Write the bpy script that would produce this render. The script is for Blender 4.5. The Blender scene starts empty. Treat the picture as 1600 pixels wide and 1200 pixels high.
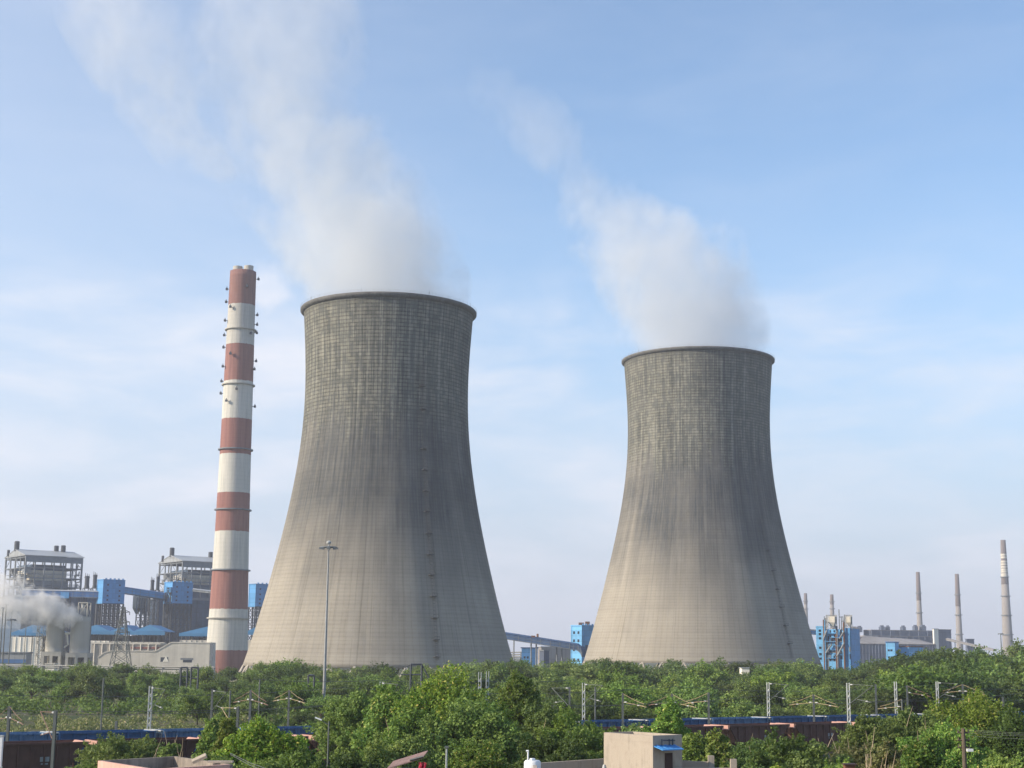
import bpy, math, random
import numpy as np
from mathutils import Vector, Matrix

random.seed(7)
rng = np.random.default_rng(11)
S = bpy.context.scene
COL = S.collection
R = math.radians

# ------------------------------------------------------------------ camera
F = 2350.0                       # focal length in pixels of the 1600 px wide photograph
HOR = 1022.0                     # horizon height at the middle column
PITCH = math.atan((HOR - 600) / F)
ROLL = 0.0104
EYE = Vector((0, 0, 12.0))
cam_data = bpy.data.cameras.new("camera")
cam = bpy.data.objects.new("camera", cam_data)
COL.objects.link(cam)
cam_data.sensor_width = 36
cam_data.lens = 36 * F / 1600
cam_data.clip_start = 0.5
cam_data.clip_end = 30000
CM = Matrix.Rotation(math.pi / 2 + PITCH, 3, 'X') @ Matrix.Rotation(ROLL, 3, 'Z')
cam.matrix_world = Matrix.Translation(EYE) @ CM.to_4x4()
S.camera = cam

def at(u, v, Y):
    "point seen at photo pixel (u, v) standing Y metres in front of the camera"
    d = CM @ Vector(((u - 800) / F, -(v - 600) / F, -1))
    return EYE + d * (Y / d.y)

def onz(u, v, z):
    d = CM @ Vector(((u - 800) / F, -(v - 600) / F, -1))
    return EYE + d * ((z - EYE.z) / d.z)

def gx(u, Y):                    # x of column u on the ground at distance Y
    v = HOR + (12.0 / Y) * F
    return at(u, v, Y).x

# ------------------------------------------------------------------ light
SUN_EL, SUN_AZ = R(27), R(-106)  # azimuth clockwise from +Y (view direction); negative = left
sun_dir = Vector((math.sin(SUN_AZ) * math.cos(SUN_EL), math.cos(SUN_AZ) * math.cos(SUN_EL), math.sin(SUN_EL)))
sl = bpy.data.lights.new("sun", 'SUN')
sl.energy = 4.0
sl.angle = R(0.6)
sl.color = (1.0, 0.86, 0.68)
so = bpy.data.objects.new("sun", sl)
COL.objects.link(so)
so.rotation_euler = sun_dir.to_track_quat('Z', 'Y').to_euler()

W = bpy.data.worlds.new("World")
S.world = W
W.use_nodes = True
S.view_settings.view_transform = 'Standard'
S.view_settings.look = 'None'
S.view_settings.exposure = 0.75
S.view_settings.gamma = 1
try:
    S.cycles.use_denoising = True
    S.cycles.denoiser = 'OPENIMAGEDENOISE'
    S.cycles.use_adaptive_sampling = True
    S.cycles.adaptive_threshold = 0.02
    S.cycles.max_bounces = 8
    S.cycles.diffuse_bounces = 3
    S.cycles.transmission_bounces = 4
    S.cycles.transparent_max_bounces = 8
    S.cycles.volume_bounces = 6
    S.cycles.volume_step_rate = 1.0
    S.cycles.volume_max_steps = 256
    S.cycles.sample_clamp_indirect = 4
except Exception as e:
    print(e)

# ------------------------------------------------------------------ node helpers
class NT:
    def __init__(s, tree):
        s.t = tree; s.n = tree.nodes; s.l = tree.links
    def new(s, kind, **kw):
        n = s.n.new(kind)
        for k, v in kw.items():
            setattr(n, k, v)
        return n
    def put(s, sock, val):
        if isinstance(val, bpy.types.NodeSocket):
            s.l.new(val, sock)
        elif val is not None:
            sock.default_value = val
    def math(s, op, a, b=None, c=None, clamp=False):
        n = s.new('ShaderNodeMath', operation=op); n.use_clamp = clamp
        s.put(n.inputs[0], a)
        if b is not None: s.put(n.inputs[1], b)
        if c is not None: s.put(n.inputs[2], c)
        return n.outputs[0]
    def vmath(s, op, a, b=None):
        n = s.new('ShaderNodeVectorMath', operation=op)
        s.put(n.inputs[0], a)
        if b is not None: s.put(n.inputs[1], b)
        return n.outputs['Value'] if op in ('LENGTH', 'DOT_PRODUCT', 'DISTANCE') else n.outputs[0]
    def mix(s, fac, a, b):
        n = s.new('ShaderNodeMix', data_type='RGBA')
        s.put(n.inputs[0], fac)
        s.put(n.inputs[6], a if isinstance(a, bpy.types.NodeSocket) else (*a[:3], 1))
        s.put(n.inputs[7], b if isinstance(b, bpy.types.NodeSocket) else (*b[:3], 1))
        return n.outputs[2]
    def mulc(s, a, f):
        return s.mix(1.0, a, a) if f is None else s.vmath('SCALE', a) 
    def smooth(s, x, a, b, lo=0.0, hi=1.0):
        n = s.new('ShaderNodeMapRange', interpolation_type='SMOOTHSTEP')
        s.put(n.inputs[0], x); s.put(n.inputs[1], a); s.put(n.inputs[2], b)
        s.put(n.inputs[3], lo); s.put(n.inputs[4], hi)
        return n.outputs[0]
    def lin(s, x, a, b, lo=0.0, hi=1.0):
        n = s.new('ShaderNodeMapRange')
        s.put(n.inputs[0], x); s.put(n.inputs[1], a); s.put(n.inputs[2], b)
        s.put(n.inputs[3], lo); s.put(n.inputs[4], hi)
        return n.outputs[0]
    def noise(s, vec, scale=5, detail=3, rough=0.5, dist=0.0):
        n = s.new('ShaderNodeTexNoise')
        s.put(n.inputs['Vector'], vec)
        n.inputs['Scale'].default_value = scale
        n.inputs['Detail'].default_value = detail
        n.inputs['Roughness'].default_value = rough
        n.inputs['Distortion'].default_value = dist
        return n.outputs[0]
    def mapv(s, vec, scale=(1, 1, 1), loc=(0, 0, 0), rot=(0, 0, 0)):
        n = s.new('ShaderNodeMapping')
        s.put(n.inputs[0], vec)
        n.inputs[1].default_value = loc; n.inputs[2].default_value = rot; n.inputs[3].default_value = scale
        return n.outputs[0]
    def sep(s, v):
        n = s.new('ShaderNodeSeparateXYZ'); s.put(n.inputs[0], v); return n.outputs
    def comb(s, x, y, z):
        n = s.new('ShaderNodeCombineXYZ')
        for i, a in enumerate((x, y, z)): s.put(n.inputs[i], a)
        return n.outputs[0]
    def coord(s, which='Object'):
        return s.new('ShaderNodeTexCoord').outputs[which]
    def scalec(s, col, fac):
        n = s.new('ShaderNodeVectorMath', operation='SCALE')
        s.put(n.inputs[0], col); s.put(n.inputs['Scale'], fac); return n.outputs[0]
    def curve(s, x, pts):
        n = s.new('ShaderNodeFloatCurve'); s.put(n.inputs[1], x)
        c = n.mapping.curves[0]
        while len(c.points) > 2: c.points.remove(c.points[1])
        c.points[0].location = pts[0]; c.points[1].location = pts[-1]
        for p in pts[1:-1]: c.points.new(*p)
        for p in c.points: p.handle_type = 'AUTO_CLAMPED'
        n.mapping.update()
        return n.outputs[0]

# ------------------------------------------------------------------ sky
t = NT(W.node_tree); t.n.clear()
sky = t.new('ShaderNodeTexSky', sky_type='NISHITA')
sky.sun_disc = False
sky.sun_elevation = SUN_EL
sky.sun_rotation = SUN_AZ
sky.air_density = 1.0
sky.dust_density = 0.4
sky.ozone_density = 1.6
sky.altitude = 200
d = t.vmath('NORMALIZE', t.coord('Generated'))
dx, dy, dz = t.sep(d)
# thin high cloud: long flat streaks, denser towards the horizon
wv = t.noise(t.mapv(d, (3, 3, 10), (1.3, 0, 0.4), (0.0, R(5), 0)), 2.0, 4, 0.5, 0.5)
streak = t.smooth(wv, 0.37, 0.76)
wv2 = t.noise(t.mapv(d, (9, 9, 34), (4.3, 2, 1), (0, R(-6), 0)), 1.6, 6, 0.6, 0.4)
fine = t.smooth(wv2, 0.30, 0.85)
low = t.smooth(dz, 0.36, 0.10)
band = t.smooth(dz, 0.27, 0.20)
cl = t.math('MULTIPLY', t.math('ADD', t.math('MULTIPLY', streak, 0.85), t.math('MULTIPLY', fine, 0.35)), t.math('ADD', t.math('MULTIPLY', band, 0.80), 0.10))
veil = t.math('MULTIPLY', low, 0.22)
# a veil of brightness on the sun's side
sunside = t.math('MULTIPLY', t.smooth(dx, 0.1, -0.4), 0.30)
pdir = (at(412, 452, 1000) - EYE).normalized()
pd = t.vmath('DISTANCE', d, tuple(pdir))
puffn = t.noise(d, 38, 4, 0.6)
puff = t.math('MULTIPLY', t.smooth(t.math('ADD', pd, t.math('MULTIPLY', puffn, -0.030)), 0.006, -0.010), 0.55)
fac = t.math('ADD', t.math('ADD', cl, sunside), puff, clamp=True)
hs = t.new('ShaderNodeHueSaturation'); hs.inputs['Saturation'].default_value = 1.06; hs.inputs['Value'].default_value = 1.29; hs.inputs['Hue'].default_value = 0.500
t.put(hs.inputs['Color'], sky.outputs[0])
skyc = t.mix(t.smooth(dz, 0.30, -0.02, 0, 0.9), hs.outputs[0], (2.7, 3.22, 4.4))      # dusty air low down
skyc = t.mix(fac, skyc, (5.25, 5.5, 6.1))
bg = t.new('ShaderNodeBackground'); t.put(bg.inputs[0], skyc); bg.inputs[1].default_value = 0.10
out = t.new('ShaderNodeOutputWorld'); t.l.new(bg.outputs[0], out.inputs[0])

# ------------------------------------------------------------------ materials
MATS = {}
def mat(name, col, rough=0.8, var=0.18, scale=0.6, metal=0.0, streak=0.0, bump=0.0, spec=0.3, tint=None, joint=None):
    "weathered paint / concrete / steel: base colour with two scales of dirt and optional vertical streaks"
    if name in MATS: return MATS[name]
    m = bpy.data.materials.new(name); m.use_nodes = True
    t = NT(m.node_tree); b = t.n['Principled BSDF']
    co = t.coord('Object')
    n1 = t.noise(co, scale, 5, 0.6)
    n2 = t.noise(t.mapv(co, (3, 3, 0.12)), scale * 1.5, 3, 0.6)
    f = t.math('ADD', t.lin(n1, 0.25, 0.75, 1 - var, 1 + var), t.lin(n2, 0.3, 0.7, -streak, streak))
    c = t.scalec((*col,), f)
    if tint:
        c = t.mix(t.smooth(t.math('ADD', t.math('MULTIPLY', n1, .6), t.math('MULTIPLY', n2, .4)), 0.46, 0.64, 0, tint[3]), c, tint[:3])
    if joint:     # sheet joints, and sheets of slightly different age
        x, y, z = t.sep(co)
        a = t.math('DIVIDE', t.math('ADD', x, t.math('MULTIPLY', y, 0.7)), joint[0]); q = t.math('DIVIDE', z, joint[1])
        ln = t.math('MAXIMUM', t.math('LESS_THAN', t.math('FRACT', a), 0.10), t.math('LESS_THAN', t.math('FRACT', q), 0.08))
        wn = t.new('ShaderNodeTexWhiteNoise', noise_dimensions='2D'); t.put(wn.inputs[0], t.comb(t.math('FLOOR', a), t.math('FLOOR', q), 0))
        rs = t.noise(t.mapv(co, (1, 1, .15)), .5, 4, .65)
        c = t.scalec(c, t.math('SUBTRACT', t.lin(wn.outputs[0], 0, 1, .88, 1.12), t.math('MULTIPLY', ln, .22)))
        c = t.mix(t.smooth(rs, .60, .78, 0, .45), c, (.16, .11, .08))
    t.put(b.inputs['Base Color'], c)
    b.inputs['Roughness'].default_value = rough
    b.inputs['Metallic'].default_value = metal
    b.inputs['Specular IOR Level'].default_value = spec
    if bump:
        bn = t.new('ShaderNodeBump'); bn.inputs['Strength'].default_value = bump
        t.put(bn.inputs['Height'], n1); t.l.new(bn.outputs[0], b.inputs['Normal'])
    MATS[name] = m
    return m

M = {}
M['concrete'] = mat('concrete_plain', (0.36, 0.33, 0.28), 0.9, 0.2, 0.3, streak=0.12)
M['concrete_pale'] = mat('concrete_pale', (0.56, 0.53, 0.46), 0.9, 0.15, 0.15, streak=0.1)
M['conveyor'] = mat('conveyor_slate_blue', (0.045, 0.095, 0.20), 0.7, 0.15, 0.1, joint=(2.6, 3.2))
M['soot'] = mat('sooty_concrete', (0.17, 0.145, 0.14), .9, .15, .05, streak=.15)
M['silo'] = mat('silo_concrete', (0.41, 0.395, 0.35), 0.9, 0.08, 0.1, streak=0.10)
M['rim'] = mat('rim_concrete', (0.13, 0.13, 0.125), 0.9, 0.3, 0.4, streak=0.2)
M['ladder'] = mat('ladder_weathered', (0.06, 0.062, 0.065), 0.7, 0.2, 0.5)
M['steel_grey'] = mat('steel_grey', (0.17, 0.19, 0.21), 0.6, 0.2, 0.5)
M['steel_dark'] = mat('steel_dark', (0.055, 0.065, 0.08), 0.6, 0.3, 0.4)
M['steel_light'] = mat('steel_galvanised', (0.30, 0.31, 0.315), 0.5, 0.15, 1.5, metal=0.3)
M['casing'] = mat('boiler_casing', (0.25, 0.27, 0.285), 0.7, 0.2, 0.06, streak=0.15, joint=(2.6, 3.2))
M['casing_pale'] = mat('boiler_casing_pale', (0.60, 0.57, 0.49), 0.7, 0.15, 0.08, streak=0.12, joint=(2.6, 3.2))
M['slate'] = mat('slate_cladding', (0.06, 0.10, 0.16), 0.7, 0.15, 0.05, streak=0.1, joint=(2.6, 3.2))
M['roof_grey'] = mat('roof_sheet_grey', (0.33, 0.35, 0.36), 0.45, 0.12, 0.1)
M['blue'] = mat('blue_cladding', (0.08, 0.27, 0.53), 0.6, 0.10, 0.08, streak=0.06, joint=(2.6, 3.2))
M['sky_blue'] = mat('sky_blue_cladding', (0.15, 0.42, 0.72), 0.6, 0.12, 0.08, streak=0.08, joint=(2.6, 3.2))
M['gallery'] = mat('gallery_blue', (0.05, 0.145, 0.34), 0.6, 0.18, 0.08, streak=0.1, joint=(2.6, 3.2))
M['roof_blue'] = mat('roof_sheet_blue', (0.06, 0.22, 0.42), 0.5, 0.15, 0.08)
M['window'] = mat('window_dark', (0.02, 0.03, 0.05), 0.2, 0.2, 0.5, spec=0.6)
M['white_wall'] = mat('white_wall', (0.80, 0.76, 0.66), 0.9, 0.10, 0.1, streak=0.12)
M['red_band'] = mat('brick_red_paint', (0.24, 0.10, 0.085), 0.8, 0.15, 0.2)
M['far_plant'] = mat('far_plant_cladding', (0.10, 0.125, 0.18), 0.8, 0.25, 0.03, streak=0.2, joint=(5.0, 8.0))
M['far_pale'] = mat('far_plant_pale', (0.25, 0.24, 0.235), 0.8, 0.2, 0.03, streak=0.1, joint=(5.0, 8.0))
M['rust'] = mat('rusty_steel', (0.16, 0.075, 0.04), 0.8, 0.35, 1.0)
M['ohe'] = mat('mast_grey', (0.13, 0.145, 0.14), 0.6, 0.2, 1.0, metal=0.2)
M['ohe_white'] = mat('mast_aluminium', (0.36, 0.39, 0.39), 0.5, 0.15, 1.0, metal=0.2)
M['arm'] = mat('bracket_arm_rust', (0.20, 0.13, 0.10), 0.7, 0.25, 1.5)
M['arm_yellow'] = mat('bracket_arm_ochre', (0.34, 0.27, 0.16), 0.7, 0.25, 1.5)
M['insul'] = mat('insulator', (0.42, 0.43, 0.42), 0.3, 0.1, 2)
M['wire'] = mat('wire', (0.10, 0.11, 0.10), 0.5, 0.1, 1)
M['plaster'] = mat('rough_plaster', (0.40, 0.35, 0.285), 0.95, 0.22, 1.3, streak=0.16, bump=0.4, tint=(0.25, 0.21, 0.17, 0.6))
M['plaster_dark'] = mat('weathered_cement', (0.22, 0.19, 0.16), 0.95, 0.35, 1.2, streak=0.2, bump=0.25)
M['pink'] = mat('pink_plaster', (0.58, 0.36, 0.30), 0.9, 0.12, 1.0, streak=0.1, bump=0.15)
M['roof_floor'] = mat('roof_screed', (0.50, 0.50, 0.49), 0.9, 0.12, 0.6)
M['tank_white'] = mat('white_plastic', (0.75, 0.77, 0.78), 0.4, 0.06, 2)
M['door_dark'] = mat('door_brown', (0.06, 0.035, 0.03), 0.7, 0.2, 2)
M['canopy_blue'] = mat('canopy_blue', (0.06, 0.27, 0.62), 0.35, 0.1, 3, spec=0.5)
M['tarp'] = mat('faded_red_tarp', (0.22, 0.145, 0.13), 0.8, 0.3, 1.2)
M['red_cloth'] = mat('red_cloth', (0.32, 0.025, 0.05), 0.8, 0.2, 3)
M['green_light'] = mat('pale_green_paint', (0.30, 0.65, 0.40), 0.6, 0.1, 1)
M['ballast'] = mat('ballast', (0.16, 0.14, 0.12), 1.0, 0.4, 6)
M['rail'] = mat('rail_steel', (0.18, 0.12, 0.09), 0.5, 0.2, 3, metal=0.6)

def tower_material(name, H, seed):
    m = bpy.data.materials.new(name); m.use_nodes = True
    t = NT(m.node_tree); b = t.n['Principled BSDF']
    uv = t.coord('UV'); u, v, _ = t.sep(uv)               # u = turns x 100, v = metres of height
    h = t.math('DIVIDE', v, H)
    # vertical water streaks of three widths
    s1 = t.noise(t.comb(t.math('MULTIPLY', u, 0.55), t.math('MULTIPLY', v, 0.012), seed), 1.0, 5, 0.65)
    s2 = t.noise(t.comb(t.math('MULTIPLY', u, 2.6), t.math('MULTIPLY', v, 0.03), seed + 3), 1.0, 4, 0.7)
    s3 = t.noise(t.comb(t.math('MULTIPLY', u, 0.16), t.math('MULTIPLY', v, 0.03), seed + 9), 1.0, 3, 0.5)
    blot = t.noise(t.comb(t.math('MULTIPLY', u, 0.9), t.math('MULTIPLY', v, 0.25), seed + 5), 1.0, 5, 0.65)
    # formwork: rib lines and lift joints
    cu = t.math('MULTIPLY', u, 1.28); cv = t.math('MULTIPLY', v, 0.72)
    fu = t.math('FRACT', cu); fv = t.math('FRACT', cv)
    lu = t.math('LESS_THAN', t.math('ABSOLUTE', t.math('SUBTRACT', fu, 0.5)), 0.10)
    lv = t.math('LESS_THAN', t.math('ABSOLUTE', t.math('SUBTRACT', fv, 0.5)), 0.17)
    wn = t.new('ShaderNodeTexWhiteNoise', noise_dimensions='2D')
    t.put(wn.inputs[0], t.comb(t.math('FLOOR', t.math('ADD', cu, 0.5)), t.math('FLOOR', t.math('ADD', cv, 0.5)), 0))
    cell = wn.outputs[0]
    wn2 = t.new('ShaderNodeTexWhiteNoise', noise_dimensions='1D')
    t.put(wn2.inputs['W'], t.math('ADD', t.math('FLOOR', t.math('ADD', cu, 0.5)), seed))
    colr = wn2.outputs[0]
    wn3 = t.new('ShaderNodeTexWhiteNoise', noise_dimensions='1D')
    t.put(wn3.inputs['W'], t.math('ADD', t.math('FLOOR', cv), seed + 50))
    rowr = wn3.outputs[0]
    grime = t.math('ADD', t.smooth(h, 0.12, 0.54), t.lin(s3, 0.3, 0.7, -0.22, 0.22))
    grime = t.math('ADD', grime, t.lin(s1, 0.3, 0.7, -0.15, 0.15))
    side = t.math('ABSOLUTE', t.math('SUBTRACT', u, 73.0))          # less of the dark tone on the left flank
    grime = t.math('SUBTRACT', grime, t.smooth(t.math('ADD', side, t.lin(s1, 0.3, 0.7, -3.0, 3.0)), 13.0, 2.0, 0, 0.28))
    grime = t.math('MULTIPLY', grime, 1.0, clamp=True)
    top = t.smooth(t.math('ADD', h, t.lin(s1, 0.3, 0.7, -0.09, 0.09)), 0.60, 0.74)    # the paler, gridded upper ring
    base_lo = t.mix(t.smooth(s2, 0.4, 0.62), (0.335, 0.307, 0.255), (0.28, 0.26, 0.222))
    base_mid = t.mix(t.smooth(t.math('ADD', t.math('MULTIPLY', s2, .7), t.math('MULTIPLY', blot, .3)), 0.36, 0.64), (0.078, 0.085, 0.090), (0.128, 0.126, 0.115))
    base_top = t.mix(t.smooth(t.math('ADD', blot, t.math('MULTIPLY', t.math('SUBTRACT', s2, 0.5), 0.9)), 0.40, 0.62), (0.122, 0.127, 0.115), (0.225, 0.222, 0.185))
    c = t.mix(grime, base_lo, base_mid)
    c = t.mix(top, c, base_top)
    amp = t.math('ADD', t.math('MULTIPLY', t.smooth(h, 0.35, 0.75), 0.8), 0.2)
    g = t.math('MULTIPLY', t.lin(cell, 0, 1, -0.08, 0.08), amp)
    g = t.math('ADD', g, t.math('MULTIPLY', t.lin(colr, 0, 1, -0.14, 0.14), amp))
    g = t.math('ADD', g, t.math('MULTIPLY', t.lin(rowr, 0, 1, -0.035, 0.035), 1.0))
    g = t.math('ADD', g, t.lin(s2, 0.3, 0.7, -0.17, 0.17))
    brk = t.smooth(blot, 0.35, 0.6, 0.35, 1.0)
    g = t.math('SUBTRACT', g, t.math('MULTIPLY', lv, t.math('MULTIPLY', t.math('ADD', t.math('MULTIPLY', top, 0.34), 0.10), brk)))
    g = t.math('SUBTRACT', g, t.math('MULTIPLY', lu, t.math('MULTIPLY', t.math('ADD', t.math('MULTIPLY', top, 0.16), 0.08), brk)))
    c = t.scalec(c, t.math('ADD', 1.0, g))
    drip = t.noise(t.comb(t.math('MULTIPLY', u, 1.9), t.math('MULTIPLY', v, 0.008), seed + 21), 1.0, 3, 0.55)
    c = t.scalec(c, t.lin(t.smooth(drip, 0.60, 0.70), 0, 1, 1.0, 0.78))
    wn4 = t.new('ShaderNodeTexWhiteNoise', noise_dimensions='2D')
    t.put(wn4.inputs[0], t.comb(t.math('FLOOR', t.math('MULTIPLY', cu, 0.2)), t.math('FLOOR', t.math('MULTIPLY', cv, 0.125)), 0))
    c = t.scalec(c, t.lin(wn4.outputs[0], 0, 1, 0.95, 1.05))
    # darker just under the rim
    c = t.mix(t.smooth(t.math('ADD', h, t.lin(s2, 0.3, 0.7, -0.03, 0.03)), 0.975, 0.995, 0, 0.5), c, (0.09, 0.09, 0.08))
    t.put(b.inputs['Base Color'], c)
    b.inputs['Roughness'].default_value = 0.95
    b.inputs['Specular IOR Level'].default_value = 0.15
    bn = t.new('ShaderNodeBump'); bn.inputs['Strength'].default_value = 0.6; bn.inputs['Distance'].default_value = 0.25
    t.put(bn.inputs['Height'], t.math('SUBTRACT', t.math('MULTIPLY', blot, 0.6), t.math('MULTIPLY', t.math('ADD', lv, lu), t.math('ADD', t.math('MULTIPLY', top, 0.6), 0.1))))
    t.l.new(bn.outputs[0], b.inputs['Normal'])
    return m

def chimney_material(name, edges, reds, zs_rows=2.4):
    "painted bands: red where z lies in a pair of `reds`, else dirty white"
    m = bpy.data.materials.new(name); m.use_nodes = True
    t = NT(m.node_tree); b = t.n['Principled BSDF']
    co = t.coord('Object'); x, y, z = t.sep(co)
    tot = None
    zn = t.math('ADD', z, t.math('MULTIPLY', t.math('SUBTRACT', t.noise(co, .8, 3, .6), .5), 1.1))
    for a, bb in reds:
        f = t.math('MULTIPLY', t.math('GREATER_THAN', zn, a), t.math('LESS_THAN', zn, bb))
        tot = f if tot is None else t.math('ADD', tot, f)
    ang = t.math('ARCTAN2', y, x)
    s = t.noise(t.comb(t.math('MULTIPLY', ang, 6.0), t.math('MULTIPLY', z, 0.025), 0), 1.0, 5, 0.65)
    s2 = t.noise(t.comb(t.math('MULTIPLY', ang, 20.0), t.math('MULTIPLY', z, 0.08), 4), 1.0, 3, 0.6)
    red = t.mix(t.smooth(s, 0.35, 0.65), (0.30, 0.145, 0.12), (0.235, 0.11, 0.095))
    wh = t.mix(t.smooth(s, 0.42, 0.66), (0.56, 0.545, 0.49), (0.45, 0.45, 0.41))
    c = t.mix(tot, wh, red)
    soot = t.math('MULTIPLY', t.smooth(t.math('ADD', z, t.math('MULTIPLY', t.math('SUBTRACT', s, 0.5), 60.0)), 150.0, 225.0), 0.30)
    c = t.mix(soot, c, (0.10, 0.09, 0.085))
    c = t.mix(t.smooth(s2, 0.58, 0.75, 0, 0.35), c, (0.22, 0.18, 0.15))
    fz = t.math('FRACT', t.math('DIVIDE', z, zs_rows))
    g = t.math('SUBTRACT', t.lin(s2, 0.3, 0.7, 0.88, 1.08), t.math('MULTIPLY', t.math('LESS_THAN', fz, 0.12), 0.07))
    c = t.scalec(c, g)
    t.put(b.inputs['Base Color'], c)
    b.inputs['Roughness'].default_value = 0.85
    b.inputs['Specular IOR Level'].default_value = 0.2
    return m

def leaf_material(name, c1, c2, c3=None, trans=0.35):
    m = bpy.data.materials.new(name); m.use_nodes = True
    t = NT(m.node_tree); t.n.clear()
    oi = t.new('ShaderNodeObjectInfo'); geo = t.new('ShaderNodeNewGeometry')
    rnd = geo.outputs['Random Per Island']
    big = t.noise(t.mapv(t.coord('Object'), (1, 1, 1)), 0.55, 2, 0.5)
    c = t.mix(t.smooth(t.math('ADD', big, t.lin(rnd, 0, 1, -0.12, 0.12)), 0.35, 0.65), c1, c2)
    if c3: c = t.mix(t.math('GREATER_THAN', rnd, 0.93), c, c3)
    c = t.scalec(c, t.lin(rnd, 0, 1, 0.8, 1.2))
    hs = t.new('ShaderNodeHueSaturation')
    t.put(hs.inputs['Hue'], t.lin(oi.outputs['Random'], 0, 1, 0.482, 0.512))
    t.put(hs.inputs['Value'], t.lin(t.math('FRACT', t.math('MULTIPLY', oi.outputs['Random'], 7.31)), 0, 1, 0.62, 1.22))
    t.put(hs.inputs['Saturation'], t.lin(t.math('FRACT', t.math('MULTIPLY', oi.outputs['Random'], 3.7)), 0, 1, 0.85, 1.05))
    t.put(hs.inputs['Color'], c)
    d = t.new('ShaderNodeBsdfPrincipled'); t.put(d.inputs['Base Color'], hs.outputs[0])
    d.inputs['Roughness'].default_value = 0.6; d.inputs['Specular IOR Level'].default_value = 0.25
    tr = t.new('ShaderNodeBsdfTranslucent')
    t.put(tr.inputs[0], t.mix(0.5, hs.outputs[0], (0.16, 0.22, 0.02)))
    mx = t.new('ShaderNodeMixShader'); mx.inputs[0].default_value = trans
    t.l.new(d.outputs[0], mx.inputs[1]); t.l.new(tr.outputs[0], mx.inputs[2])
    o = t.new('ShaderNodeOutputMaterial'); t.l.new(mx.outputs[0], o.inputs[0])
    return m

L_dark = leaf_material('leaf_dark_green', (0.072, 0.127, 0.031), (0.124, 0.186, 0.043))
L_mid = leaf_material('leaf_mid_green', (0.127, 0.228, 0.045), (0.220, 0.314, 0.063))
L_feather = leaf_material('leaf_feathery_green', (0.157, 0.255, 0.059), (0.222, 0.318, 0.075))
L_bright = leaf_material('leaf_bright_green', (0.136, 0.267, 0.038), (0.263, 0.391, 0.060), (0.505, 0.479, 0.118), 0.4)
L_yellow = leaf_material('leaf_yellow_green', (0.135, 0.215, 0.035), (0.20, 0.265, 0.05), (0.27, 0.25, 0.08), 0.4)
L_dry = leaf_material('leaf_dry_olive', (0.13, 0.17, 0.05), (0.19, 0.20, 0.07), (0.27, 0.22, 0.11), 0.3)
L_grass = leaf_material('grass_blade', (0.161, 0.196, 0.063), (0.218, 0.230, 0.092), (0.299, 0.253, 0.138), 0.3)
M['dry_stem'] = mat('dry_stem', (0.36, 0.29, 0.20), 0.9, 0.2, 2)
M['bark'] = mat('bark', (0.12, 0.095, 0.07), 0.95, 0.35, 3)

def ground_material():
    m = bpy.data.materials.new('ground_earth'); m.use_nodes = True
    t = NT(m.node_tree); b = t.n['Principled BSDF']
    co = t.coord('Object')
    n = t.noise(co, 0.03, 6, 0.6); n2 = t.noise(co, 0.6, 5, 0.65)
    c = t.mix(t.smooth(n, 0.4, 0.6), (0.05, 0.07, 0.03), (0.11, 0.105, 0.06))
    c = t.scalec(c, t.lin(n2, 0.2, 0.8, 0.6, 1.4))
    t.put(b.inputs['Base Color'], c); b.inputs['Roughness'].default_value = 1
    b.inputs['Specular IOR Level'].default_value = 0.1
    return m

# ------------------------------------------------------------------ object helpers
def tag(o, label=None, cat=None, group=None, kind=None):
    if label: o['label'] = label
    if cat: o['category'] = cat
    if group: o['group'] = group
    if kind: o['kind'] = kind
    return o

def thing(name, label, cat, loc=(0, 0, 0), group=None, rotz=0):
    o = bpy.data.objects.new(name, None); COL.objects.link(o)
    o.empty_display_size = 0.5
    o.location = loc; o.rotation_euler = (0, 0, rotz)
    return tag(o, label, cat, group)

def copy_tree(o, parent=None, first=True):
    c = o.copy(); COL.objects.link(c)
    if parent: c.parent = parent
    for ch in o.children: copy_tree(ch, c, False)
    return c

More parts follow.
